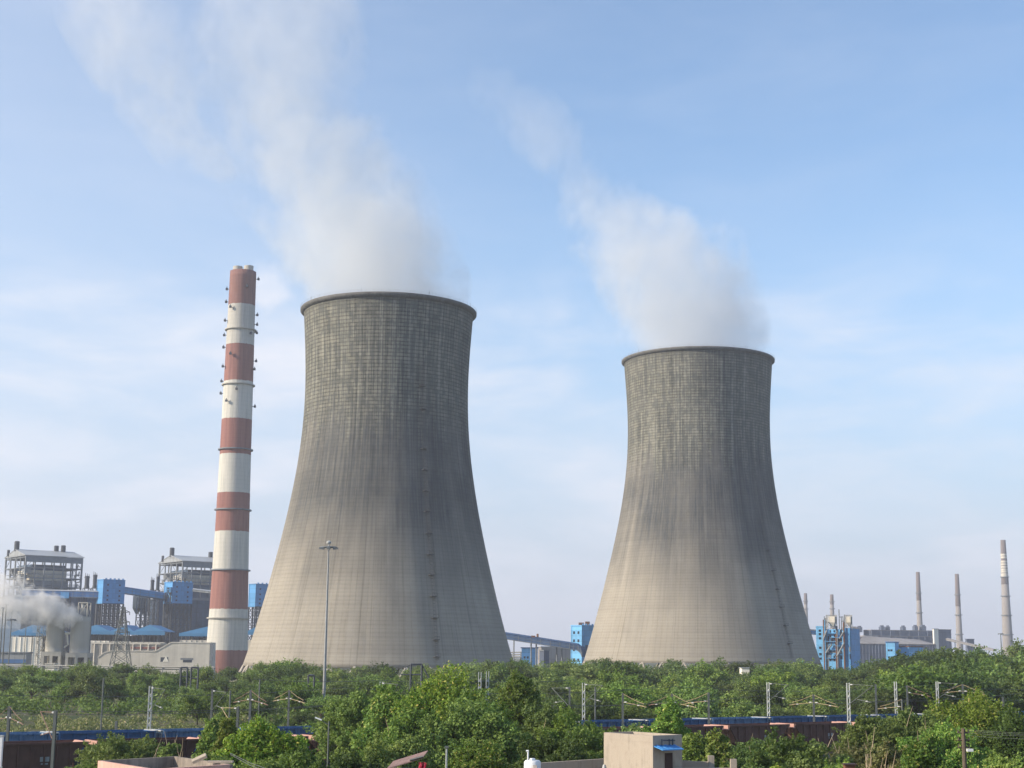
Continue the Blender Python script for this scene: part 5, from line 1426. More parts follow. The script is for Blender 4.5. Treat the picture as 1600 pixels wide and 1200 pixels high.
def crown(kind, W_, H_, ncl, nl, size, seed):
    "cluster centres and leaf positions for a crown of half width W_ and tree height H_"
    g = np.random.default_rng(seed); cl = []
    if kind == 'bushy':
        for i in range(ncl):
            d = g.normal(size=3); d /= np.linalg.norm(d); d[2] = abs(d[2]) * 1.0 if g.random() < .75 else d[2]
            r = .45 + .42 * g.random(); lump = 1 + .22 * math.sin(3 * math.atan2(d[1], d[0]) + seed)
            cl.append((d[0] * W_ * r * lump, d[1] * W_ * r * lump, H_ * .52 + d[2] * H_ * .43 * r * lump, W_ * (.20 + .16 * g.random()), .8))
    elif kind == 'feathery':
        for i in range(ncl):
            a = g.random() * 6.28; lay = g.random(); z = .50 + .42 * lay; r = (.95 - .55 * lay) * math.sqrt(g.random())
            cl.append((math.cos(a) * W_ * r, math.sin(a) * W_ * r, H_ * z, W_ * (.22 + .14 * g.random()), .38))
    elif kind == 'upright':
        for i in range(ncl):
            a = g.random() * 6.28; z = g.random(); r = (.9 * math.sin(math.pi * min(1, .18 + z * .80))) * (.3 + .7 * g.random())
            cl.append((math.cos(a) * W_ * r, math.sin(a) * W_ * r, H_ * (.16 + .80 * z), W_ * (.18 + .16 * g.random()), .9))
    elif kind == 'low':
        for i in range(ncl):
            a = g.random() * 6.28; r = math.sqrt(g.random()); z = (1 - r * r) * .6 + .22
            cl.append((math.cos(a) * W_ * r, math.sin(a) * W_ * r, H_ * z * (.7 + .45 * g.random()), W_ * (.18 + .14 * g.random()), .7))
    Cs, Ns, Sz = [], [], []
    for (x, y, z, r, fl) in cl:
        d = g.normal(size=(nl, 3)); d /= np.linalg.norm(d, axis=1, keepdims=True)
        rr = r * (.35 + .75 * g.random(nl) ** .6)
        p = d * rr[:, None]; p[:, 2] *= fl
        Cs.append(p + np.array([x, y, z])); n_ = d * .7 + g.normal(size=(nl, 3)) * .75; n_[:, 2] += .35; Ns.append(n_)
        Sz.append(size * (.6 + .8 * g.random(nl)))
    # stray sprigs that break the outline
    ns = ncl * 2; 
    for i in range(ns):
        x, y, z, r, fl = cl[g.integers(len(cl))]; d = np.array([x, y, (z - H_ * .5) * 1.2]); d = d / (np.linalg.norm(d) + 1e-6) + g.normal(size=3) * .35; d /= np.linalg.norm(d)
        k = max(4, nl // 9); tt = (r * (.8 + .9 * g.random(k)))[:, None]
        Cs.append(np.array([x, y, z]) + d * tt * np.array([1, 1, max(fl, .6)]) + g.normal(size=(k, 3)) * size * .7); Ns.append(g.normal(size=(k, 3)) + [0, 0, .4]); Sz.append(size * (.5 + .6 * g.random(k)))
    return cl, np.concatenate(Cs), np.concatenate(Ns), np.concatenate(Sz)

def make_tree(kind, W_, H_, ncl, nl, size, m, seed, name='tree', tr=.16):
    "returns (root, ...) one tree at the origin"
    cl, C, N, Sz = crown(kind, W_, H_, ncl, nl, size, seed)
    C[:, 2] = np.maximum(C[:, 2], .15)
    root = thing(name, 'tree', 'tree')
    cr = bpy.data.objects.new('crown', leaf_mesh('crown', C, N, Sz, m)); COL.objects.link(cr); cr.parent = root
    g = random.Random(seed); mb = MB(); fork = Vector((g.uniform(-.2, .2), g.uniform(-.2, .2), H_ * .28))
    mb.tube([(0, 0, -.3), (fork.x * .5, fork.y * .5, fork.z * .5), fork], [tr * 1.5, tr * 1.1, tr * .9], 7)
    for (x, y, z, r, fl) in cl[::max(1, len(cl) // 12)]:
        e = Vector((x, y, z)); mid = fork.lerp(e, .5) + Vector((g.uniform(-.3, .3), g.uniform(-.3, .3), .3)); mb.tube([fork, mid, e], [tr * .6, tr * .38, tr * .1], 5)
    mb.build('trunk', 'bark', root, world=False)
    return root

used_first = set()
def plant(src, x, y, sx, sz, rot, label, group, cat='tree'):
    if src.name not in used_first: o = src; used_first.add(src.name)
    else: o = copy_tree(src)
    o.location = (x, y, 0); o.scale = (sx, sx, sz); o.rotation_euler = (0, 0, rot)
    o['label'] = label; o['category'] = cat
    if group: o['group'] = group
    return o

BEL = []   # (prototype, look, W, H)
for i, (kind, m, look) in enumerate((('bushy', L_dark, 'dark green rounded tree'), ('bushy', L_mid, 'mid green bushy tree'), ('feathery', L_feather, 'pale green flat topped acacia'), ('bushy', L_mid, 'mid green bushy tree'),
                                     ('feathery', L_dark, 'dark green layered acacia'), ('low', L_feather, 'low spreading pale green tree'), ('bushy', L_dark, 'dark green rounded tree'), ('upright', L_mid, 'narrow green tree'))):
    W_, H_ = 4.4, 7.5
    BEL.append((make_tree(kind, W_, H_, 50, 120, .215, m, 40 + i), look, W_, H_))
prof_u = [-60, 0, 60, 120, 200, 300, 380, 460, 540, 620, 700, 760, 840, 900, 960, 1040, 1100, 1160, 1220, 1280, 1340, 1400, 1440, 1500, 1560, 1600, 1680]
prof_v = [1045, 1045, 1047, 1038, 1045, 1048, 1042, 1034, 1041, 1042, 1041, 1030, 1034, 1037, 1037, 1036, 1039, 1036, 1040, 1041, 1036, 1030, 1016, 1018, 1022, 1016, 1014]
rr = random.Random(5)
rows = [(470, 0, 31), (405, 8, 35), (345, 18, 40), (295, 31, 45), (255, 46, 52), (226, 63, 58)]
cnt = 0
for Yr_, dv, step in rows:
    u = -40 + rr.random() * step
    while u < 1645:
        uu = u + rr.uniform(-.25, .25) * step; Y = Yr_ * (1 + rr.uniform(-.06, .06))
        u += step
        while True:          # keep clear of the tracks
            gp = Vector((gx(uu, Y), Y, 0))
            if (gp - BLUE0).dot(RN) > 13: break
            Y += 5
        if Yr_ < 240 and uu < 330: continue
        if Yr_ < 300 and uu < 330 - (Yr_ - 226) * 1.2: continue
        vt = np.interp(uu, prof_u, prof_v) + dv + rr.uniform(-7, 8) * (1 + dv / 30)
        if Yr_ < 480 and uu > 1380: vt -= dv * .25
        z = max(3.2, at(uu, vt, Y).z); x = gx(uu, Y)
        k = rr.randrange(len(BEL))
        if uu > 1330 and rr.random() < .5: k = rr.choice((0, 6, 4))
        if 0 < uu < 300 and Yr_ < 350: k = rr.choice((2, 4, 1, 5))
        src, look, W_, H_ = BEL[k]
        wx = z * rr.uniform(.52, .72) * (1.1 if 'flat' in look or 'low' in look else 1)
        depth = 'belt front' if Yr_ < 280 else ('belt middle' if Yr_ < 380 else 'belt back')
        plant(src, x, Y, wx / W_, z / H_, rr.uniform(0, 6.28), f"{look} at the {depth}, {below(uu, 'below')}", 'trees of the belt behind the railway')
        cnt += 1
print('belt trees', cnt)

# near trees: (u, v top, Y, half width m, kind, leaf, label)
NEAR = [
 (188, 1146, 118, 3.3, 'bushy', L_mid, 'small round dark bush tree in front of the maroon wagons at the left', .17),
 (325, 1126, 112, 1.5, 'upright', L_bright, 'slender light leaved tree left of the two in front of the blue wagons', .20),
 (350, 1132, 108, 1.6, 'upright', L_yellow, 'slender yellow green tree right of the pair above the pink rooftop', .20),
 (262, 1152, 116, 1.6, 'low', L_mid, 'low leafy shrub left of the pair of slender trees', .18),
 (405, 1122, 104, 2.9, 'bushy', L_bright, 'bright green round tree below the sunlit foot of the nearer cooling tower', .19),
 (452, 1166, 92, 2.3, 'bushy', L_mid, 'dark leafy bush in front of the sunlit wagon ends left of the street lamp', .17),
 (385, 1168, 84, 2.2, 'bushy', L_mid, 'low dark bush behind the pink rooftop', .16),
 (548, 1072, 134, 2.9, 'bushy', L_mid, 'mid green tree just right of the tall floodlight mast', .20),
 (600, 1082, 124, 3.0, 'upright', L_bright, 'fresh green tree between the floodlight mast tree and the biggest tree', .20),
 (688, 1046, 122, 4.3, 'bushy', L_bright, 'biggest bright green tree in the middle with yellowish tips', .20),
 (640, 1110, 112, 3.0, 'bushy', L_mid, 'dark green tree at the lower left of the biggest tree', .19),
 (735, 1090, 112, 3.3, 'bushy', L_mid, 'dark green tree at the lower right of the biggest tree', .19),
 (808, 1064, 128, 3.1, 'upright', L_yellow, 'yellowish leaved tree right of the biggest tree', .20),
 (842, 1092, 120, 2.6, 'bushy', L_mid, 'dark tree right of the yellowish leaved tree', .19),
 (745, 1152, 78, 2.0, 'feathery', L_bright, 'low lacy bright green bush at the bottom edge near the thin lamp post', .15),
 (600, 1150, 92, 2.6, 'bushy', L_mid, 'dark bush above the faded red sheet roof', .16),
 (545, 1165, 88, 2.2, 'bushy', L_dark, 'dark bush at the bottom edge left of the faded red sheet roof', .16),
 (895, 1104, 118, 2.7, 'bushy', L_mid, 'green tree left of the rooftop stair cabin', .19),
 (925, 1135, 100, 2.4, 'bushy', L_mid, 'dark bush touching the left side of the stair cabin', .17),
 (868, 1140, 96, 2.5, 'bushy', L_dark, 'dark bush above the white rooftop tank', .17),
 (990, 1118, 118, 2.3, 'low', L_mid, 'leafy shrub peeping over the left of the stair cabin', .18),
 (1048, 1106, 116, 2.4, 'upright', L_bright, 'light green tree peeping over the right of the stair cabin', .19),
 (1090, 1134, 104, 2.2, 'bushy', L_mid, 'green bush against the right side of the stair cabin', .17),
 (1125, 1142, 98, 1.5, 'upright', L_yellow, 'slender big leaved plant below the sunlit wagon ends', .20),
 (1188, 1148, 108, 3.0, 'bushy', L_dark, 'dark bush in front of the maroon wagons left of the tallest white mast', .17),
 (1245, 1152, 100, 2.8, 'bushy', L_dark, 'dark bush between two others in front of the maroon wagons at right', .17),
 (1290, 1160, 92, 2.2, 'bushy', L_mid, 'green bush at the foot of the tallest white lattice mast', .16),
 (1175, 1178, 82, 2.6, 'low', L_mid, 'low shrub at the bottom edge right of the parapet posts', .15),
 (1370, 1118, 116, 3.2, 'feathery', L_feather, 'lacy pale green tree right of the tallest white lattice mast', .17),
 (1345, 1140, 96, 2.4, 'bushy', L_dry, 'dry olive bush overgrown with creepers at the bottom right', .15),
 (1405, 1150, 88, 2.3, 'bushy', L_dry, 'second dry olive bush full of bare stems at the bottom right', .15),
 (1440, 1104, 118, 3.0, 'bushy', L_mid, 'mid green tree left of the big yellow green tree', .19),
 (1520, 1086, 124, 4.2, 'bushy', L_yellow, 'big spreading yellow green tree at the right', .19),
 (1480, 1122, 110, 2.8, 'bushy', L_bright, 'bright green bush below the big spreading yellow green tree', .18),
 (1590, 1112, 118, 2.8, 'bushy', L_dark, 'dark tree at the right edge behind the wires', .18),
 (1450, 1158, 84, 2.3, 'upright', L_bright, 'bright shrub at the bottom edge left of the wooden pole', .16),
 (1555, 1160, 84, 2.4, 'low', L_mid, 'low shrub at the bottom edge below the wires', .16),
 (1590, 1176, 74, 2.0, 'feathery', L_bright, 'lacy bright shrub in the bottom right corner', .15),
 (1320, 1178, 80, 2.0, 'low', L_feather, 'pale low shrub beside the brown pier at the bottom edge', .15),
 (128, 1176, 96, 2.2, 'low', L_mid, 'low green shrub left of the pink rooftop', .15),
 (300, 1172, 88, 2.0, 'low', L_mid, 'low shrub directly behind the pink rooftop', .15),
 (1215, 1180, 78, 2.4, 'low', L_bright, 'low bright shrub at the bottom edge in front of the dark bushes', .15),
]
for i, (u, v, Y, W_, kind, m, lab, ls) in enumerate(NEAR):
    z = at(u, v, Y).z; vol = W_ * W_ * z
    ncl = int(28 + W_ * 14 + z * 3); nl = int(190 + 45 * W_); ls = ls * .56; nl = int(nl * 1.35)
    o = make_tree(kind, W_, z, ncl, nl, ls, m, 300 + i, 'shrub' if z < 5.5 or 'bush' in lab or 'shrub' in lab else 'tree', .11)
    o.location = (gx(u, Y), Y, 0); o['label'] = lab
    o['category'] = 'shrub' if 'shrub' in o.name else 'tree'
    if m is L_dry or i % 7 == 3:      # bare stems standing out of the leaves
        g = random.Random(i); mb = MB()
        for k in range(46 if m is L_dry else 14):
            a_, r_ = g.uniform(0, 6.28), W_ * math.sqrt(g.random()) * .95; q = Vector((r_ * math.cos(a_), r_ * math.sin(a_), z * g.uniform(.35, .8))); l_ = g.uniform(.7, 1.9)
            e = q + Vector((g.uniform(-.4, .4), g.uniform(-.4, .4), 1)) * l_
            mb.tube([q, q.lerp(e, .5) + Vector((g.uniform(-.1, .1), g.uniform(-.1, .1), 0)), e], [.025, .02, .01], 4)
        mb.build('bare_stems', 'dry_stem', o, world=False)

# undergrowth and grass that nobody could count
def scatter(name, m, n, area, hmax, size, lump, seed, label, upright=0.0):
    g = np.random.default_rng(seed); Cs, Ns = [], []
    k = n // 60
    for i in range(k):
        x, y = area(g); h = hmax * (.5 + .7 * g.random()); w = lump * (.6 + .8 * g.random())
        d = g.normal(size=(60, 3)); d /= np.linalg.norm(d, axis=1, keepdims=True); d[:, 2] = abs(d[:, 2])
        Cs.append(np.array([x, y, 0]) + d * np.array([w, w, h]) * (.5 + .5 * g.random(60))[:, None]); nn = d + g.normal(size=(60, 3)) * .7
        if upright: nn[:, 2] *= (1 - upright)
        Ns.append(nn)
    C = np.concatenate(Cs); N = np.concatenate(Ns)
    o = bpy.data.objects.new(name, leaf_mesh(name, C, N, size * (.6 + .8 * g.random(len(C))), m)); COL.objects.link(o)
    o['kind'] = 'stuff'; o['label'] = label
    return o
def area_near(g):
    y = g.uniform(66, 140); return g.uniform(-.38, .38) * y, y
def area_mid(g):
    while True:
        y = g.uniform(205, 330); x = g.uniform(-.37, .37) * y
        if x / y > -.17 or y > 285: return x, y
def area_back(g):
    y = g.uniform(330, 500); return g.uniform(-.37, .37) * y, y
def area_grass(g):
    p = BLUE0 + RD * g.uniform(-45, 95) + RN * (5 + 105 * g.random() ** 1.3); return p.x, p.y
scatter('undergrowth', L_mid, 54000, area_near, 2.2, .2, 1.5, 1, 'dense green undergrowth between the houses and the railway')
scatter('undergrowth', L_dark, 42000, area_mid, 2.4, .33, 2.4, 2, 'dark green scrub filling the gaps of the tree belt')
scatter('undergrowth', L_feather, 30000, area_back, 3.0, .42, 3.2, 3, 'green scrub at the back of the tree belt')
scatter('grass', L_grass, 72000, area_grass, 1.3, .20, 1.9, 4, 'tall yellow green grass behind the blue wagons', .6)

# ------------------------------------------------------------------ rooftops at the bottom edge
L, C, Rr, Bk = rbox_corners(943.5, 1020, 1065.5, 1149, 66, R(50)); zt = at(1020, 1149.5, 66).z; zf = 6.2
root = thing('stair_cabin', 'pale plastered rooftop stair cabin with a blue door canopy at the bottom edge', 'roof cabin', (C.x, C.y, 0))
def wallrun(mb, A, B, z0, z1, th=.18):
    d = (B - A).normalized(); n = Vector((-d.y, d.x, 0)) * th
    mb.hexa([zq(A, z0), zq(B, z0), zq(B + n, z0), zq(A + n, z0), zq(A, z1), zq(B, z1), zq(B + n, z1), zq(A + n, z1)])
mb = MB(); quad_prism(mb, [L, C, Rr, Bk], 0, zt - .30)
mb.build('wall', 'plaster', root)
mb = MB(); t_ = .16
for A, B in ((L, C), (C, Rr), (Rr, Bk), (Bk, L)):
    d = (B - A).normalized(); wallrun(mb, A + d * .001, B - d * (t_ + .002), zt - .298, zt, t_)
mb.build('parapet', 'plaster', root)
dR = (Rr - C).normalized(); nR = Vector((dR.y, -dR.x, 0)); LR = (Rr - C).length
a, b = C + dR * LR * .40, C + dR * LR * .66
mb = MB(); mb.hexa([zq(a + nR * .02, zf), zq(b + nR * .02, zf), zq(b - nR * .1, zf), zq(a - nR * .1, zf), zq(a + nR * .02, zt - .75), zq(b + nR * .02, zt - .75), zq(b - nR * .1, zt - .75), zq(a - nR * .1, zt - .75)]); mb.build('door', 'door_dark', root)
a, b = C + dR * .05, C + dR * LR * .74; mb = MB()
for i in range(10):
    p, q = a.lerp(b, i / 10), a.lerp(b, (i + 1) / 10); dz = .03 * (i % 2)
    mb.hexa([zq(p + nR * .55, zt - .60), zq(q + nR * .55, zt - .60), zq(q - nR * .01, zt - .46 + dz), zq(p - nR * .01, zt - .46 + dz), zq(p + nR * .55, zt - .56), zq(q + nR * .55, zt - .56), zq(q - nR * .01, zt - .42 + dz), zq(p - nR * .01, zt - .42 + dz)])
mb.build('canopy', 'canopy_blue', root)
mb = MB()
for k_ in (.25, .5, .62): p = C + dR * LR * k_ + nR * .1; mb.beam(zq(p, zt - .42), zq(p, zt - .15), .03)
mb.beam(zq(C + dR * LR * .3 + nR * .1, zt - .2), zq(C + dR * LR * .7 + nR * .1, zt - .22), .03); mb.build('conduit', 'steel_dark', root)

root = thing('flat_roof_house', 'flat roofed house with low cement parapet under the stair cabin', 'house', (2, 62, 0))
q = [at(800, 1200, 62), at(1160, 1200, 62)]
P1 = onz(838, 1192.5, 7.35); P2 = onz(946, 1185.5, 7.35); P3 = onz(1062, 1188.5, 7.35); P4 = onz(1111, 1190.5, 7.35); P5 = onz(1146, 1196, 7.35)
fl_ = [Vector((P1.x, 54, 0)), Vector((P5.x + .5, 54, 0)), Vector((P5.x + .5, P5.y, 0)), Vector((P3.x + .6, P2.y + 2.6, 0)), Vector((P1.x, P2.y + .8, 0))]
mb = MB(); mb.prism([zq(p, 0) for p in fl_], (0, 0, zf)); mb.build('wall', 'plaster_dark', root)
mb = MB()
for A, B in ((P1, P2), (P3, P4)):
    A, B = Vector((A.x, A.y, 0)), Vector((B.x, B.y, 0)); wallrun(mb, A, B, zf + .003, 7.35, .15)
wallrun(mb, Vector((P1.x, 54, 0)), Vector((P1.x, P1.y - .2, 0)), zf + .003, 7.3, .15)
wallrun(mb, Vector((P4.x + .16, P4.y + .1, 0)), Vector((P5.x, P5.y + .35, 0)), zf + .003, 7.10, .15)
wallrun(mb, Vector((P3.x - .6, P3.y - 3.0, 0)), Vector((P5.x, P5.y - .05, 0)), zf + .003, 7.25, .12)
mb.build('parapet', 'plaster', root)
for p in (P4, P5):
    mb = MB(); mb.box(p.x - .13, p.y - .12, zf, p.x + .13, p.y + .14, 7.62); mb.build('parapet_post', 'plaster', root)
p = onz(943, 1192, 7.35); mb = MB(); mb.tube([(p.x, p.y - .6, zf), (p.x, p.y - .6, 7.1), (p.x, p.y - .6, 7.32)], [.13, .12, .06], 12); mb.build('vent_pipe', 'insul', root, smooth=True)
# potted plant
p = onz(1021, 1193, 7.1); root = thing('potted_plant', 'small potted plant on the parapet at the cabin corner', 'plant', (p.x, p.y - .9, 0))
mb = MB(); mb.tube([(p.x, p.y - .9, zf + .003), (p.x, p.y - .9, 7.0)], [.16, .24], 12); mb.build('pot', 'plaster_dark', root)
g_ = np.random.default_rng(8); n_ = 90; Cc = g_.normal(size=(n_, 3)) * [.16, .14, .09] + [0, 0, 7.12]
cr = bpy.data.objects.new('foliage', leaf_mesh('foliage', Cc, g_.normal(size=(n_, 3)), .05, L_yellow)); COL.objects.link(cr); cr.parent = root
# white water tank with pipe
p = onz(832, 1187, 7.5); root = thing('water_tank', 'white plastic water tank with an upright pipe left of the cement parapet', 'water tank', (p.x, p.y, 0))
r0 = 13 / F * p.y
mb = MB(); mb.tube([(p.x, p.y, 5.6), (p.x, p.y, 6.3), (p.x, p.y, 6.35), (p.x, p.y, 7.0), (p.x, p.y, 7.05), (p.x, p.y, 7.40), (p.x, p.y, 7.48)], [r0, r0, r0 * .95, r0 * .95, r0, r0 * .98, r0 * .8], 20); mb.build('tank_body', 'tank_white', root, smooth=True)
mb = MB(); mb.tube([(p.x, p.y, 7.483), (p.x, p.y, 7.56)], [.13, .11], 14); mb.build('lid', 'tank_white', root)
mb = MB(); e = at(825, 1172, p.y); mb.tube([(e.x, p.y - .2, 6), (e.x, p.y - .2, e.z)], .035, 8); mb.beam((e.x - .09, p.y - .2, e.z - .03), (e.x + .03, p.y - .2, e.z - .03), .06); mb.build('pipe', 'tank_white', root)
mb = MB(); mb.box(p.x - 1.2, p.y - 1.2, 0, p.x + .62, p.y + 1.0, 5.59); o = mb.build('tank_base', 'plaster_dark', root)
# pink house
zt = 7.2
A, B, Cq = onz(153, 1188.5, zt), onz(274, 1181.5, zt), onz(364, 1194, zt); D = A + Cq - B
A, B, Cq, D = [Vector((p.x, p.y, 0)) for p in (A, B, Cq, D)]
root = thing('pink_house', 'pink plastered house with a walled flat roof in the bottom left corner', 'house', (B.x, B.y, 0))
mb = MB(); quad_prism(mb, [D, Cq, B, A], 0, zt - .55); mb.build('wall', 'pink', root)
mb = MB(); cen = (A + B + Cq + D) / 4; quad_prism(mb, [p + (cen - p).normalized() * .3 for p in (D, Cq, B, A)], zt - .548, zt - .50); mb.build('roof', 'roof_floor', root)
for (p, q, m) in ((D, Cq, 'pink'), (Cq, B, 'plaster_dark'), (B, A, 'plaster_dark'), (A, D, 'pink')):
    mb = MB(); d = (q - p).normalized(); wallrun(mb, p + d * .001, q - d * .17, zt - .549, zt, .16); mb.build('parapet', m, root)
p = onz(320, 1187, zt + .1); mb = MB(); mb.beam((p.x - .5, p.y - .2, zt + .02), (p.x + .1, p.y - .2, zt + .3), .16); mb.box(p.x + .2, p.y - .5, zt + .003, p.x + 1.3, p.y - .1, zt + .08); mb.build('rubble_block', 'plaster', root)
# faded red sheet roof with a red cloth
a, b = at(604, 1201, 62), at(660, 1184, 62)
root = thing('sheet_roof_hut', 'little hut with a faded red sheet roof at the bottom edge', 'hut', ((a.x + b.x) / 2, 62, 0))
mb = MB()
for i in range(8):
    p, q = a.lerp(b, i / 8), a.lerp(b, (i + 1) / 8); k = .004 * (i % 2); mb.prism([p + Vector((0, 0, k)), q + Vector((0, 0, k)), q + Vector((.1, 2.2, .15 + k)), p + Vector((.1, 2.2, .15 + k))], (0, 0, -.04))
mb.build('roof', 'tarp', root)
mb = MB(); mb.box(a.x + .1, 62.15, 0, b.x - .05, 64, a.z - .1); mb.build('wall', 'plaster_dark', root)
mb = MB(); mb.beam(b + Vector((.02, -.05, .05)), b + Vector((-.5, -.05, -.1)), .06); mb.build('edge_pole', 'ohe', root)
c_ = at(659, 1192, 61.6); mb = MB()
pts_ = []
for i in range(7):
    for j in range(6): pts_.append((c_.x - .12 + .05 * i + .012 * math.sin(j * 2), 61.6 + .05 * math.sin(i * 1.9 + j), c_.z + .02 - .11 * j + .02 * math.sin(i * 2.1)))
fs_ = [(i * 6 + j, (i + 1) * 6 + j, (i + 1) * 6 + j + 1, i * 6 + j + 1) for i in range(6) for j in range(5)]
mb.add(pts_, fs_); o = mb.build('cloth', 'red_cloth', None); tag(o, 'small crimson cloth hanging at the right end of the faded red sheet roof', 'cloth')
# white board at the left edge, brown pier, wooden pole with wires
p = at(-4, 1151, 70); root = thing('white_post', 'white painted post cut by the left edge of the picture', 'post', (p.x, 70, 0))
mb = MB(); mb.box(p.x - .2, 69.9, 0, p.x + .26, 70.1, p.z); mb.build('post_body', 'tank_white', root); mb = MB(); mb.box(p.x - .22, 69.88, p.z + .003, p.x + .28, 70.12, p.z + .06); mb.box(p.x + .1, 69.8, p.z - 2.0, p.x + .36, 69.899, p.z - 1.3); mb.build('cap', 'insul', root)
p = at(1327, 1193, 66); root = thing('brick_pier', 'square brown pier just breaking the bottom edge at the right', 'pier', (p.x, 66, 0))
mb = MB(); mb.box(p.x - .22, 65.8, 0, p.x + .22, 66.2, p.z - .06); mb.build('pier_body', 'rust', root); mb = MB(); mb.box(p.x - .27, 65.75, p.z - .057, p.x + .27, 66.25, p.z); mb.build('cap', 'door_dark', root)
p = at(1505, 1138, 90); root = thing('utility_pole', 'dark wooden utility pole with cross arms carrying wires to the right edge', 'utility pole', (p.x, 90, 0))
mb = MB(); mb.tube([(p.x, 90, 0), (p.x, 90, p.z)], [.17, .12], 8); mb.build('pole', 'bark', root)
for k in range(3):
    z = p.z - .25 - .42 * k; mb = MB(); mb.beam((p.x - .35, 90, z), (p.x + .35, 90, z), .07)
    for s in (-.3, .3): mb.tube([(p.x + s, 90, z), (p.x + s, 90, z + .16)], [.05, .03], 8)
    mb.build('cross_arm', 'bark', root)
street_box = MB(); street_box.box(p.x + .1, 89.7, p.z - 1.3, p.x + .45, 89.9, p.z - 1.15); street_box.build('lamp', 'tank_white', root)
mb = MB()
for k, (v0, v1) in enumerate(((1139.5, 1142), (1145, 1146), (1149, 1151), (1142, 1144))):
    e = at(1640, v1 + 4, 82); a = Vector((p.x + .25, 90, at(1505, v0, 90).z)); pp = []
    for i in range(9): t_ = i / 8; q = a.lerp(e, t_); q.z -= .06 * 4 * t_ * (1 - t_); pp.append(q)
    mb.tube(pp, .008, 5)
tag(mb.build('power_line', 'wire', None), 'bundle of thin power lines running from the wooden pole to the right edge', 'wire')
mb = MB()
for v0, u1, v1 in ((1177, 430, 1206), (1179, 424, 1209)):
    a = at(360, v0, 60); e = at(u1, v1, 52); mb.tube([a, a.lerp(e, .5) - Vector((0, 0, .05)), e], .012, 5)
tag(mb.build('power_line', 'wire', None), 'two thin wires dropping from the corner of the pink house', 'wire')

